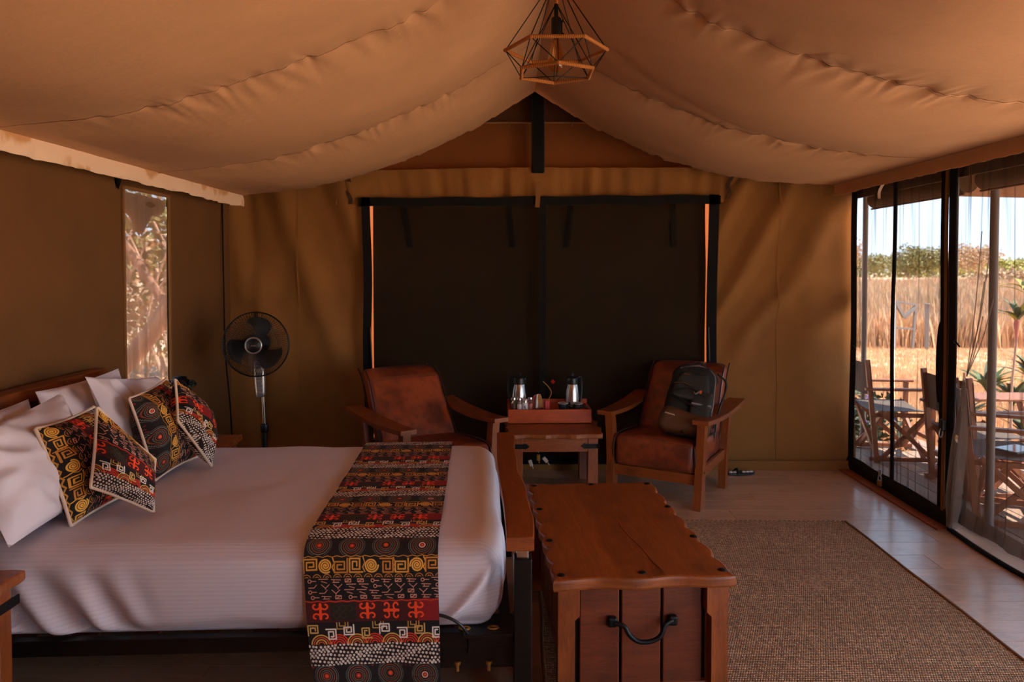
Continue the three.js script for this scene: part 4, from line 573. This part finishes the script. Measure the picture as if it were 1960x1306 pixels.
{ // pedestal fan
  const f = thing('fan', 'black pedestal fan with a silver hub ring and control column', 'fan', [-1.68, 0, -5.05], .12), hx = -.03, hy = 1.07, R = .213;
  part('base', lathe([[0, 0], [.2, 0], [.205, .012], [.19, .024], [.06, .035], [.03, .06], [0, .06]], 40), M.plastic, f);
  part('lower_pole', rod(new THREE.Vector3(0, .03, 0), new THREE.Vector3(-.002, .49, 0), .019, 16), M.plastic, f); part('collar', lathe([[.02, 0], [.027, .008], [.027, .05], [.02, .06]], 20).translate(-.002, .46, 0), M.plastic, f);
  part('pole', rod(new THREE.Vector3(-.002, .5, 0), new THREE.Vector3(-.012, .74, 0), .012, 14), M.inox, f, 'chrome upper pole');
  const h = part('control_column', place(softBox(.062, .255, .05, .018, 8, 16, 8, (p) => { const t = p.y / .255; p.x *= .82 + .36 * sin(PI * (.15 + .6 * t)); }), -.02, .705, .02, 0, 0, .05), M.silver, f, 'silver control column');
  for (let k = 0; k < 5; k++) part('button', rbox(.034, .012, .008, -.021 - k * .001, .74 + k * .022, .046, .003), M.grey, h); part('dial', place(new THREE.CylinderGeometry(.014, .016, .014, 18), -.026, .885, .048, PI / 2, 0, 0), M.white, h);
  part('neck', rbox(.03, .13, .03, hx + .004, 1.0, .02, .012, 'y'), M.silver, f); part('motor', place(lathe([[0, -.08], [.05, -.075], [.066, -.05], [.07, 0], [.066, .04], [0, .045]], 28), hx, hy, .0, PI / 2, 0, 0), M.plastic, f);
  const zF = .165, zB = .055, zM = .11, ringAt = (r, z, t = .0022) => place(new THREE.TorusGeometry(r, t, 5, 72), hx, hy, z);
  const spokes = (z, n, r0, tilt) => Array.from({ length: n }, (_, i) => { const a = i / n * 2 * PI, P = (r, zz, da) => new THREE.Vector3(hx + r * cos(a + da), hy + r * sin(a + da), zz); return new THREE.TubeGeometry(new THREE.CatmullRomCurve3([P(r0, z, 0), P(.13, z, tilt * .5), P(.19, lerp(z, zM, .3), tilt * .9), P(R, zM, tilt)]), 8, .0015, 4); });
  part('front_grille', [...spokes(zF, 96, .055, .6), ringAt(.1, zF, .0014), ringAt(.15, zF - .002, .0014)], M.plastic, f); part('back_grille', [...spokes(zB, 72, .055, -.3), ringAt(.14, zB + .002, .0014)], M.plastic, f); part('rim', [ringAt(R, zM + .006, .0045), ringAt(R, zM - .006, .0045)], M.plastic, f);
  const bl = grid(10, 14, (u, v) => { const r = lerp(.05, .185, v), a = (u - .5) * lerp(.9, 1.15, v) + .35 * v, edge = 1 - .12 * pow(abs(2 * u - 1), 3) * v; return new THREE.Vector3(r * edge * cos(a), r * edge * sin(a), (u - .5) * -.05 + .008 * v); });
  for (let k = 0; k < 3; k++) { const b = part('blade', bl, M.fanBlade ??= phy({ color: rgb(16, 13, 11), roughness: .45, clearcoat: .1, side: THREE.DoubleSide }), f); b.position.set(hx, hy, zM); b.rotation.z = PI + k * 2 * PI / 3; }
  part('hub', place(lathe([[0, .03], [.044, .028], [.05, .01], [.05, -.02], [0, -.02]], 32), hx, hy, zF, PI / 2, 0, 0), M.plastic, f); part('hub_ring', place(new THREE.TorusGeometry(.049, .0075, 10, 48), hx, hy, zF + .016), M.silver, f, 'silver ring');
  for (let k = 0; k < 5; k++) part('lettering', rbox(.0045, .008, .002, hx - .012 + k * .006, hy, zF + .031, .0005), M.grey, f);
  solo('corner_cord', tube([V(-2.19, 2.15, 5.66), V(-2.17, 1.5, 5.62), V(-2.155, .95, 5.6), V(-2.12, .5, 5.6), V(-2.1, .0, 5.6)], .006, 40, 8), M.webbing, 'black cord running down the back left tent corner behind the fan', 'cord');
}
// ---------------------------------------------------------------- armchairs, tea table, chest, rug, pendant lamp
const P3 = (x, y, z) => new THREE.Vector3(x, y, z);
function armchair(label) {
  const t = thing('armchair', label, 'armchair', [0, 0, 0], 0, 'brown leather armchairs by the back window');
  for (const s of [-1, 1]) {
    const fl = hardBox(.052, .56, .066, 1, 14, 1, (p) => { const k = p.y / .56; p.x += s * (.308 + .018 * k * k); p.z += .285 + .02 * (1 - k) ** 2 - .01 * sin(PI * k); p.z += (p.z - .285) * (.0 + .25 * (1 - k)); }, 'y'); part('leg', fl, M.wood, t);
    const bl = hardBox(.052, .60, .06, 1, 14, 1, (p) => { const k = p.y / .60; p.x += s * .308; p.z += -.30 - .1 * k * k + .03 * (1 - k); }, 'y'); part('leg', bl, M.wood, t);
    const arm = hardBox(.118, .028, .80, 4, 1, 30, (p) => { const k = p.z / .8 + .5; p.x *= .86 + .42 * sin(PI * clamp(k * .95)) * .6 + .1 * (1 - k); p.x += s * (.335 + .03 * (1 - k) ** 2); p.y += .565 + .034 * pow(max(0, 1 - k), 1.8) - .014 * sin(PI * k); p.z -= .035; }, 'z'); part('armrest', arm, M.wood, t);
    part('side_rail', rbox(.026, .065, .56, s * .308, .235, -.01, .004, 'z', .04), M.wood, t); part('dowel', place(new THREE.CylinderGeometry(.008, .008, .006, 12), s * .337, .24, .285, 0, 0, PI / 2), M.iron, t);
  }
  part('front_rail', rbox(.57, .07, .028, 0, .185, .285, .004), M.wood, t); part('back_rail', rbox(.57, .08, .028, 0, .3, -.30, .004), M.wood, t); part('back_rail', rbox(.57, .06, .028, 0, .56, -.37, .004), M.wood, t);
  const lu = (g) => uvBox(g, 'x');
  const seat = part('seat_cushion', lu(softBox(.575, .215, .62, .045, 20, 12, 20, (p, n) => { p.y += .205 + .016 * sm(.4, 1, n.y) * cos(p.x * 4.5) * cos(p.z * 3.4) + .03 * p.z; p.z += .005; p.z += .012 * sm(.5, 1, n.z) * sin(PI * clamp((p.y - .2) / .22)); })), M.leather, t);
  part('piping', [-1, 1].map((s) => tube([P3(s * .286, .23, .305), P3(s * .288, .33, .318), P3(s * .282, .4, .308), P3(s * .282, .425, .26), P3(s * .282, .41, -.2)], .006, 40, 6)), M.piping, seat);
  const lean = (y) => -.10 - .30 * pow(clamp((y - .36) / .52), .95);
  const back = part('back_cushion', lu(softBox(.58, .53, .15, .05, 22, 26, 10, (p, n) => { const y = p.y + .325, top = sm(.74, .89, y); p.z += lean(y) - .075 - .045 * top * top + .018 * sm(.4, 1, n.z) * cos(p.x * 4.6) * sin(PI * p.y / .56); if (n.z > .5) p.z += .008 * sin(PI * 2 * p.y / .56); p.x *= 1 - .05 * p.y / .56; p.y = y - .012 * cos(p.x * 5) * sm(.4, 1, n.y) * -1; })), M.leather, t);
  for (const z0 of [-1, 1]) part('piping', [-1, 1].map((s) => tube(Array.from({ length: 12 }, (_, i) => { const y = .36 + i / 11 * .5; return P3(s * (.287 - .014 * i / 11), y, lean(y) - .075 + z0 * .066 - .045 * sm(.74, .89, y) ** 2); }), .005, 40, 6)), M.piping, back);
  return t;
}
{
  const a = armchair('brown leather armchair with wooden arms, empty, left of the tea table'); a.position.set(-.55, 0, -4.98); a.rotation.y = deg(34);
  copy(a, 'brown leather armchair with wooden arms holding the dark backpack', [1.11, 0, -5.255], deg(-31));
}
{ // low table and tray
  const t = strapTable(thing('tea_table', 'low wooden table with wavy edge and black iron straps between the armchairs', 'table', [.285, 0, -5.3], deg(1.5)), .62, .62, .46, .032, .07, 0, .095, .055); void t;
  const y = .463, r = thing('tray', 'reddish wooden tray on the low table', 'tray', [.268, y, -5.47], deg(1.5));
  part('bottom', rbox(.58, .045, .25, 0, .0225, 0, .003), M.woodRed, r); part('side_board', rbox(.6, .098, .018, 0, .05, .135, .004), M.woodRed, r); part('side_board', rbox(.6, .128, .018, 0, .065, -.135, .004), M.woodRed, r);
  for (const s of [-1, 1]) part('side_board', rbox(.018, .1, .254, s * .291, .05, 0, .004, 'z'), M.woodRed, r);
  const ty = y + .046;
  const flask = thing('thermos_flask', 'steel thermos flask at the left of the tray behind the small jars', 'flask', [.056, ty, -5.512], deg(60), 'steel thermos flasks on the tray');
  part('body', lathe([[0, 0], [.064, 0], [.067, .01], [.067, .06], [.069, .062], [.067, .065], [.066, .08], [.063, .13], [.055, .185], [.045, .228], [.043, .232]], 40), M.inox, flask);
  const lid = part('lid', lathe([[.047, .228], [.05, .236], [.046, .27], [.047, .284], [.03, .29], [.0, .292]], 32), M.plastic, flask); part('push_button', rbox(.014, .03, .02, 0, .302, 0, .005), M.plastic, lid); part('spout', rbox(.03, .026, .03, 0, .272, .044, .008), M.plastic, lid);
  part('handle', tube([P3(0, .27, -.04), P3(0, .274, -.085), P3(0, .23, -.1), P3(0, .13, -.098), P3(0, .07, -.075), P3(0, .06, -.062)], .0105, 30, 10), M.plastic, flask);
  flask.scale.set(.94, .92, .94); copy(flask, 'steel thermos flask at the right of the tray behind two dark cups', [.448, ty, -5.512], deg(-50));
  const cup = (x, z, l) => { const c = thing('cup', l, 'cup', [x, ty, z], 0, 'dark cups on the tray'); part('bowl', lathe([[0, .004], [.026, 0], [.03, .004], [.037, .08], [.036, .086], [.033, .08], [.027, .01], [0, .008]], 28), phy({ color: rgb(40, 44, 46), roughness: .12, clearcoat: .8 }), c); part('handle', place(new THREE.TorusGeometry(.022, .005, 8, 20), .045, .045, 0), M.plastic, c); part('rim', place(new THREE.TorusGeometry(.0355, .002, 6, 32), 0, .086, 0, PI / 2, 0, 0), M.cord, c); };
  cup(.372, -5.41, 'dark glazed cup left of the other one on the tray'); cup(.478, -5.405, 'dark glazed cup at the right end of the tray');
  const jar = (x, z, l, h, rad, inner, lidM) => { const j = thing('jar', l, 'jar', [x, ty, z], 0, 'small jars on the tray'); part('glass', lathe([[0, 0], [rad, 0], [rad, h * .72], [rad * .8, h * .8], [rad * .8, h * .82]], 20), M.glass, j); part('filling', lathe([[0, .002], [rad * .9, .002], [rad * .9, h * .62], [0, h * .62]], 16), inner, j); part('lid', lathe([[0, h * .8], [rad * .92, h * .8], [rad * .95, h * .85], [rad * .95, h * .98], [rad * .8, h], [0, h]], 20), lidM, j); return j; };
  jar(.012, -5.425, 'leftmost small glass jar with a steel lid on the tray', .125, .021, M.packBrown, M.inox); jar(.054, -5.42, 'small pale jar with a steel lid, second from the left on the tray', .122, .019, M.white, M.inox);
  const salt = thing('shaker', 'white shaker marked with a black letter S', 'shaker', [.095, ty, -5.415], 0); part('body', lathe([[0, 0], [.02, 0], [.021, .085], [.018, .09], [0, .09]], 24), M.white, salt); part('lid', lathe([[.019, .09], [.018, .112], [.008, .122], [0, .122]], 20), M.inox, salt);
  { const cv = document.createElement('canvas'); cv.width = cv.height = 64; const c = cv.getContext('2d'); c.fillStyle = '#ece4dc'; c.fillRect(0, 0, 64, 64); c.fillStyle = '#141210'; c.font = 'bold 58px sans-serif'; c.textAlign = 'center'; c.textBaseline = 'middle'; c.fillText('S', 32, 35); const tx = new THREE.CanvasTexture(cv); tx.colorSpace = THREE.SRGBColorSpace; part('printed_letter', new THREE.CylinderGeometry(.0213, .0213, .05, 16, 1, true, -.75, 1.5).translate(0, .055, 0), std({ map: tx, roughness: .6 }), salt); }
  jar(.134, -5.425, 'small pinkish jar with a steel lid beside the white shaker', .128, .018, M.stemPink, M.inox);
  const holder = thing('sachet_glass', 'glass holding foil and red sachets in the middle left of the tray', 'glass', [.192, ty, -5.44]); part('glass', lathe([[0, .003], [.036, 0], [.042, .11], [.040, .11], [.034, .006], [0, .006]], 24), M.glass, holder);
  for (let k = 0; k < 7; k++) part('sachet', rbox(.028, .1, .003, -.018 + k * .006, .085 + .006 * (k % 3), -.012 + (k % 3) * .011, .001, 'y', rr(-.15, .15), rr(-1, 1), rr(-.3, .3)), [M.red, M.silver, M.white, M.silver, M.red, M.amberFoil ??= std({ color: rgb(190, 130, 60), roughness: .4, metalness: .4 }), M.inox][k], holder);
  const redBox = thing('tea_packet', 'small red tea packet beside the glass of sachets', 'packet', [.256, ty, -5.44], .3); part('packet', rbox(.035, .1, .02, 0, .05, 0, .003, 'y'), M.red, redBox); part('string', tube([P3(.01, .1, 0), P3(.03, .16, .01), P3(.01, .2, .0), P3(-.03, .24, 0)], .003, 14, 5), M.amberFoil, redBox); part('tag', place(new THREE.OctahedronGeometry(.018, 0), .045, .235, 0), M.red, redBox);
  const plug = thing('plug_cluster', 'pale plugs hanging on a cord under the low table', 'plug', [.19, .12, -5.35]); part('cord', tube([P3(-.05, .29, 0), P3(-.05, .2, 0), P3(0, .13, 0)], .004, 16, 5), M.cord, plug); for (const [x, yy, a] of [[-.055, .05, .3], [0, .09, 0], [.05, .075, .7]]) part('plug', [rbox(.024, .045, .02, x, yy, 0, .005, 'y', 0, 0, a), rbox(.006, .022, .004, x + .006 * cos(a) + .03 * sin(a), yy - .03, 0, .001, 'y', 0, 0, a)], x ? M.cord : M.brass, plug);
  const sd = thing('sandal', 'small black sandal with pale spots on the floor behind the right armchair', 'sandal', [1.74, 0, -5.68], .15); part('sole', place(uvBox(plankShape(Array.from({ length: 24 }, (_, i) => { const a = i / 24 * 2 * PI; return [.12 * cos(a), .042 * sin(a) * (1 + .2 * cos(a))]; }), .014, .004)), 0, 0, 0), M.plastic, sd); part('band', tube([P3(-.03, .012, .04), P3(-.02, .04, 0), P3(-.03, .012, -.04)], .008, 16, 8), M.plastic, sd); for (const x of [-.075, -.045, .03, .06, .09]) part('bead', place(new THREE.SphereGeometry(.013, 10, 8).scale(1.2, .6, 1), x, .02, .015), M.white, sd);
}
{ // backpack
  const b = thing('backpack', 'dark grey backpack with brown base leaning in the right armchair', 'backpack', [1.15, .437, -5.02], deg(-16)); b.scale.set(1.14, 1.02, 1.05); const S = (x, y, z, rx = 0, ry = 0, rz = 0) => [x, y, z, rx, ry, rz];
  const tilt = new THREE.Matrix4().makeRotationFromEuler(new THREE.Euler(deg(-27), 0, deg(-9))), T = (g) => g.applyMatrix4(tilt); void S;
  const body = part('main_body', T(softBox(.30, .50, .17, .07, 22, 30, 16, (p, n) => { const k = p.y / .5; p.x *= .98 - .2 * k * k + .06 * sin(PI * k); p.z *= 1 - .25 * k; p.z += .01 * n.z * (noise(p.x * 18, p.y * 18) - .5) * 2; p.x += .012 * n.x * (noise(p.y * 14, p.z * 9 + 4) - .5) * 2; })), M.pack, b);
  part('front_pocket', T(softBox(.22, .2, .05, .024, 14, 16, 6, (p) => { const k = p.y / .2; p.x *= 1 - .3 * k * k; p.y += .23; p.z += .088 - .03 * k; p.z += .012 * (noise(p.x * 20, p.y * 14) - .5); })), M.packGreen, b);
  part('side_pocket', T(softBox(.12, .19, .05, .022, 10, 14, 6, (p) => { p.x += .075; p.y += .11; p.z += .088; p.z += .01 * (noise(p.x * 20 + 3, p.y * 14) - .5); })), M.packGreen, b); part('reflective_band', T(rbox(.118, .016, .052, .077, .205, .09, .007)), M.grey, b, 'pale grey band');
  part('base', T(softBox(.30, .155, .2, .055, 20, 12, 16, (p, n) => { const k = p.x / .3; p.y -= .01 + .03 * k * sm(.3, 1, n.y) * 1.4 - .012; p.z += .022; p.z += .008 * n.z * (noise(p.x * 12, p.y * 20) - .5); })), M.packBrown, b, 'brown base');
  for (let k = 0; k < 7; k++) part('lettering', T(rbox(.0055, .008, .003, -.112 + k * .0085, .108 - .001 * k, .124, .0008)), M.cord, b);
  const zip = (pts, r, m = M.grey, n = 'zip') => part(n, T(tube(pts.map((p) => P3(...p)), r, 40, 6)), m, b);
  zip([[.145, .1, .06], [.135, .3, .075], [.11, .44, .06], [.02, .49, .045], [-.09, .45, .06]], .004); zip([[-.09, .27, .115], [0, .30, .118], [.09, .26, .118]], .004, M.plastic);
  zip([[-.1, .33, .1], [-.05, .335, .108], [.0, .32, .11]], .004, M.packBrown, 'loop'); zip([[.02, .28, .125], [.035, .265, .135], [.05, .285, .125]], .005, M.grey, 'pull_cord'); part('zip_pull', T(rbox(.014, .024, .008, .06, .285, .122, .003)), M.orange, b, 'orange zip pull'); part('badge', T(rbox(.04, .012, .004, -.04, .40, .098, .002)), M.packBrown, b);
  zip([[.13, .47, .0], [.185, .42, -.01], [.18, .25, 0], [.165, .1, .0]], .007, M.packGreen, 'shoulder_strap'); zip([[.0, .01, .11], [.03, -.02, .15], [.055, -.025, .18]], .006, M.pack, 'loose_strap'); zip([[-.03, .495, .0], [.01, .525, 0], [.05, .492, 0]], .007, M.pack, 'haul_loop'); zip([[-.12, .25, .1], [.02, .19, .125], [.14, .17, .09]], .006, M.plastic, 'compression_strap'); void body;
}
{ // chest
  const c = thing('chest', 'wooden chest with scalloped lid edge, black nail heads and iron handle on the rug', 'chest', [.42, .0185, -3.095], deg(3.6)), w = .59, d = 1.11, h = .495;
  const p = [], scal = (t, n) => abs(sin(PI * n * t)) ** .8;
  for (let i = 0; i <= 40; i++) { const t = i / 40; p.push([lerp(-w / 2 - .012, w / 2 + .012, t), d / 2 + .012 - .016 * sin(PI * 2.2 * t) ** 2]); }
  for (let i = 1; i < 90; i++) { const t = i / 90; p.push([w / 2 + .012 - .02 * (1 - scal(t, 6.99)) * sm(0, .04, t) * sm(1, .96, t) - .008 * sm(0, .5, t), lerp(d / 2, -d / 2, t)]); }
  for (let i = 0; i <= 40; i++) { const t = i / 40; p.push([lerp(w / 2 + .006, -w / 2 - .006, t), -d / 2 - .008 + .012 * sin(PI * 2 * t) ** 2]); }
  for (let i = 1; i < 90; i++) { const t = i / 90; p.push([-w / 2 - .012 + .02 * (1 - scal(t, 7.99)) * sm(0, .04, t) * sm(1, .96, t) + .004 * sm(.5, 0, t), lerp(-d / 2, d / 2, t)]); }
  const lid = part('lid', place(uvBox(plankShape(p, .042, .010), 'z'), 0, h - .042, 0), M.woodTop, c);
  part('crack', tube([P3(.02, h, .03), P3(.028, h, .15), P3(.05, h, .3), P3(.06, h, .43), P3(.074, h, .535), P3(.076, h - .02, .56)], .0014, 40, 5), std({ color: rgb(84, 38, 14), roughness: .9 }), lid);
  for (const [x, z] of [[-.285, .53], [.285, .52], [0, .525], [-.288, .2], [.285, .19], [-.288, -.18], [.283, -.18], [-.28, -.535], [.277, -.535], [0, -.54]]) part('nail_head', place(lathe([[0, .006], [.008, .005], [.014, .002], [.015, 0]], 14), x, h, z), M.iron, lid);
  for (const sx of [-1, 1]) for (const sz of [-1, 1]) {
    const px = sx * (w / 2 - .035), pz = sz * (d / 2 - .038), post = hardBox(.075, h - .045, .07, 4, 60, 4, (q) => { const k = sm(.36, .345, q.y) * sm(.045, .06, q.y), cx = -sx; if (q.x * cx > .02) q.x -= cx * .016 * k; if (q.z * -sz > .02) q.z += sz * .014 * k; q.x += px; q.z += pz; }, 'y'); part('post', post, M.wood, c);
  }
  const bw = (w - .15) / 3; for (const sz of [-1, 1]) { for (let k = 0; k < 3; k++) part('board', rbox(bw - .008, h - .1, .02, (k - 1) * bw, .05 + (h - .1) / 2, sz * (d / 2 - .052), .004, 'x'), M.woodDark, c); part('backing_board', rbox(w - .12, h - .09, .012, 0, h / 2, sz * (d / 2 - .068), .002), M.iron, c); part('bottom_rail', rbox(w - .1, .06, .024, 0, .07, sz * (d / 2 - .05), .004), M.wood, c); }
  for (const sx of [-1, 1]) { const n = 6, L = (d - .15) / n; for (let k = 0; k < n; k++) part('board', rbox(.02, h - .1, L - .007, sx * (w / 2 - .052), .05 + (h - .1) / 2, (k - (n - 1) / 2) * L, .004, 'y'), M.wood, c); part('bottom_rail', rbox(.024, .06, d - .1, sx * (w / 2 - .05), .07, 0, .004, 'z'), M.wood, c); }
  part('floor_board', rbox(w - .12, .016, d - .12, 0, .06, 0, .003, 'z'), M.wood, c);
  const hz = d / 2 - .04, hd = part('handle', tube([P3(-.098, .325, hz + .022), P3(-.082, .322, hz + .026), P3(-.066, .316, hz + .03), P3(-.05, .29, hz + .036), P3(-.02, .268, hz + .04), P3(.03, .268, hz + .04), P3(.06, .285, hz + .038), P3(.074, .315, hz + .032), P3(.09, .325, hz + .026), P3(.102, .328, hz + .022)], .0085, 60, 10), M.iron, c, 'black iron drop handle');
  for (const x of [-.105, .108]) part('boss', place(uvBox(new RoundedBoxGeometry(.034, .036, .026, 2, .009)), x, .326, hz + .012), M.iron, hd);
}
{ // rug
  const r = thing('rug', 'large woven jute rug on the plank floor', 'rug', [1.085, 0, -2.95], deg(-.6));
  part('weave', sheet(60, 90, (u, v) => P3(lerp(-.96, .955, u), .011 + .002 * (noise(u * 9, v * 12) - .5), lerp(1.6, -1.63, v)), .010, (u, v) => [u * 1.92, v * 3.2]), M.rug, r);
  for (const s of [-1, 1]) part('bound_edge', tube(Array.from({ length: 14 }, (_, i) => P3(s * .957 + .004 * sin(i * 1.7), .009, lerp(1.6, -1.63, i / 13))), .009, 60, 8), M.rugEdge, r);
  const bead = []; for (let i = 0; i < 64; i++) bead.push(place(new THREE.SphereGeometry(.014, 6, 5).scale(1.1, .6, .8), lerp(-.945, .945, i / 63), .008, -1.635)); part('braided_edge', bead, M.rugEdge, r);
}
{ // pendant lamp
  const L = thing('pendant_lamp', 'geometric wire pendant lamp wrapped in jute rope hanging from the ridge', 'lamp', [.172, 2.30, -2.94], deg(0)), R = .198, r = .155, y1 = .125, y0 = .035, ya = .385;
  const up = Array.from({ length: 6 }, (_, i) => P3(R * cos(i * PI / 3 + .03), y1, R * sin(i * PI / 3 + .03))), lo = Array.from({ length: 6 }, (_, i) => P3(r * cos((i + .5) * PI / 3), y0, r * sin((i + .5) * PI / 3)));
  const jr = (a, b) => { const g = rod(a, b, .0075, 9); const p = g.attributes.uv; for (let i = 0; i < p.count; i++) p.setXY(i, p.getY(i) * a.distanceTo(b), p.getX(i) * .02); return g; };
  for (let i = 0; i < 6; i++) { part('jute_bar', [jr(up[i], up[(i + 1) % 6]), place(new THREE.SphereGeometry(.0085, 8, 6), up[i].x, up[i].y, up[i].z)], M.jute, L); part('jute_bar', [jr(lo[i], lo[(i + 1) % 6]), place(new THREE.SphereGeometry(.0085, 8, 6), lo[i].x, lo[i].y, lo[i].z)], M.jute, L); }
  for (let i = 0; i < 6; i++) { const k = P3(up[i].x * .09, ya, up[i].z * .09); part('wire', rod(k, up[i], .0022, 6), M.iron, L); part('wire', rod(up[i], lo[i], .002, 6), M.iron, L); part('wire', rod(up[(i + 1) % 6], lo[i], .002, 6), M.iron, L); part('wire', rod(P3(lo[i].x * .05, .292, lo[i].z * .05), lo[i], .002, 6), M.iron, L); }
  for (let i = 0; i < 3; i++) part('wire', rod(lo[i * 2 + 1], P3(0, y0 - .012, 0), .0018, 6), M.iron, L);
  part('cap', lathe([[0, .40], [.014, .4], [.022, .39], [.022, .375], [0, .37]], 18), M.iron, L); part('jute_stem', [jr(P3(0, .295, 0), P3(0, .40, 0))], M.jute, L); part('cord', rod(P3(0, .4, 0), P3(-.002, .585, 0), .0045, 8), M.plastic, L);
  part('stem', rod(P3(0, .2, 0), P3(0, .3, 0), .0085, 12), M.iron, L); const s = part('socket', lathe([[0, .255], [.012, .252], [.0195, .245], [.0195, .18], [.017, .172], [0, .172]], 20), M.iron, L); part('thumb_switch', [rbox(.014, .008, .01, .024, .236, 0, .003), rbox(.014, .008, .01, .024, .186, 0, .003), rbox(.006, .05, .008, .0215, .21, 0, .002)], M.iron, s);
  part('bulb', lathe([[.013, .178], [.014, .16], [.019, .135], [.028, .105], [.0325, .08], [.030, .06], [.02, .045], [.0, .04]], 28), M.amber, L, 'clear amber glass bulb'); part('filament', Array.from({ length: 6 }, (_, i) => { const a = i * PI / 3; return rod(P3(.006 * cos(a), .165, .006 * sin(a)), P3(.014 * cos(a + .5), .085, .014 * sin(a + .5)), .0009, 5); }), M.brass, L);
}
{ // padlock on the zip
  const p = thing('padlock', 'small brass padlock hanging at the foot of the screen zip', 'padlock', [RIGHT - .062, .035, -5.24], deg(-70)); part('body', rbox(.04, .042, .016, 0, .021, 0, .005), M.brass, p); part('shackle', tube([P3(-.013, .04, 0), P3(-.013, .062, 0), P3(0, .076, 0), P3(.013, .062, 0), P3(.013, .04, 0)], .0045, 24, 8), M.silver, p); part('zip_pulls', [rbox(.014, .05, .006, -.004, .095, 0, .002), rbox(.012, .04, .006, .012, .1, .004, .002)], M.silver, p);
}
// ---------------------------------------------------------------- on the deck: folding canvas chairs and table
function deckChair(label) {
  const t = thing('folding_chair', label, 'chair', [0, 0, 0], 0, 'grey canvas folding chairs on the deck'), W = .27;
  for (const s of [-1, 1]) {
    part('back_post', bar(P3(-.20, 0, s * W), P3(-.285, .86, s * W), .03, .038), M.teak, t); part('front_post', bar(P3(.24, .02, s * W), P3(.24, .60, s * W), .03, .04), M.teak, t);
    part('armrest', rbox(.60, .022, .055, -.0, .615, s * W, .006), M.teak, t); part('foot_bar', rbox(.56, .035, .03, .02, .03, s * W, .004), M.teak, t);
    part('side_rail', rbox(.5, .034, .024, .0, .40, s * W, .004), M.teak, t);
    part('cross_leg', bar(P3(s * .02 - .17, .03, -W * s), P3(s * .02 - .17, .42, W * s), .028, .036), M.teak, t); part('cross_leg', bar(P3(s * .02 + .2, .03, -W * s), P3(s * .02 + .2, .42, W * s), .028, .036), M.teak, t);
    part('diagonal_leg', bar(P3(-.19, .02, s * (W + .022)), P3(.22, .44, s * (W + .022)), .02, .036), M.teak, t); part('diagonal_leg', bar(P3(.25, .02, s * (W + .04)), P3(-.19, .44, s * (W + .04)), .02, .036), M.teak, t);
  }
  part('stretcher', rbox(.03, .035, 2 * W, .24, .2, 0, .004, 'z'), M.teak, t);
  part('seat', sheet(10, 14, (u, v) => P3(lerp(-.2, .23, u), .435 - .03 * sin(PI * v), lerp(-W - .02, W + .02, v)), .004), M.canvasGrey, t);
  part('back', sheet(14, 10, (u, v) => { const h = lerp(.56, .83, v); return P3(-.2 - .085 * h / .86 - .035 * sin(PI * u) + .012, h, lerp(-W - .02, W + .02, u)); }, .005), M.canvasGrey, t);
  return t;
}
{
  const a = deckChair('farthest grey canvas folding chair, beside the back tent corner'); a.position.set(3.28, DECK, -6.46); a.rotation.y = deg(-6);
  copy(a, 'middle grey canvas folding chair, half hidden by the door post', [3.45, DECK, -5.45], deg(2)); copy(a, 'nearest grey canvas folding chair with a dark tablet on its seat', [3.24, DECK, -4.84], deg(-26));
  const tb = thing('tablet', 'dark tablet lying on the seat of the nearest folding chair', 'tablet', [3.3, DECK + .432, -4.86], .4); part('case', rbox(.25, .014, .18, 0, .007, 0, .005), M.plastic, tb); part('screen', rbox(.22, .002, .15, 0, .0145, 0, .0005), phy({ color: rgb(20, 20, 24), roughness: .08 }), tb);
  const t = thing('folding_table', 'small wooden folding table between the canvas chairs', 'table', [3.8, DECK, -5.93], deg(0));
  for (let k = 0; k < 7; k++) part('slat', rbox(.86, .018, .044, 0, .60, (k - 3) * .048, .004), M.teak, t); for (const s of [-1, 1]) { part('batten', rbox(.03, .03, .33, s * .3, .576, 0, .004, 'z'), M.teak, t); part('cross_leg', bar(P3(s * .3, .0, -.15), P3(s * .3, .58, .15), .024, .045), M.teak, t); part('cross_leg', bar(P3(s * .33, .0, .15), P3(s * .33, .58, -.15), .024, .045), M.teak, t); part('foot', rbox(.05, .04, .32, s * .34, .12, 0, .006, 'z'), M.teak, t); }
  part('stretcher', rbox(.64, .04, .03, 0, .12, .12, .006), M.teak, t);
}
renderer.render(scene, camera);
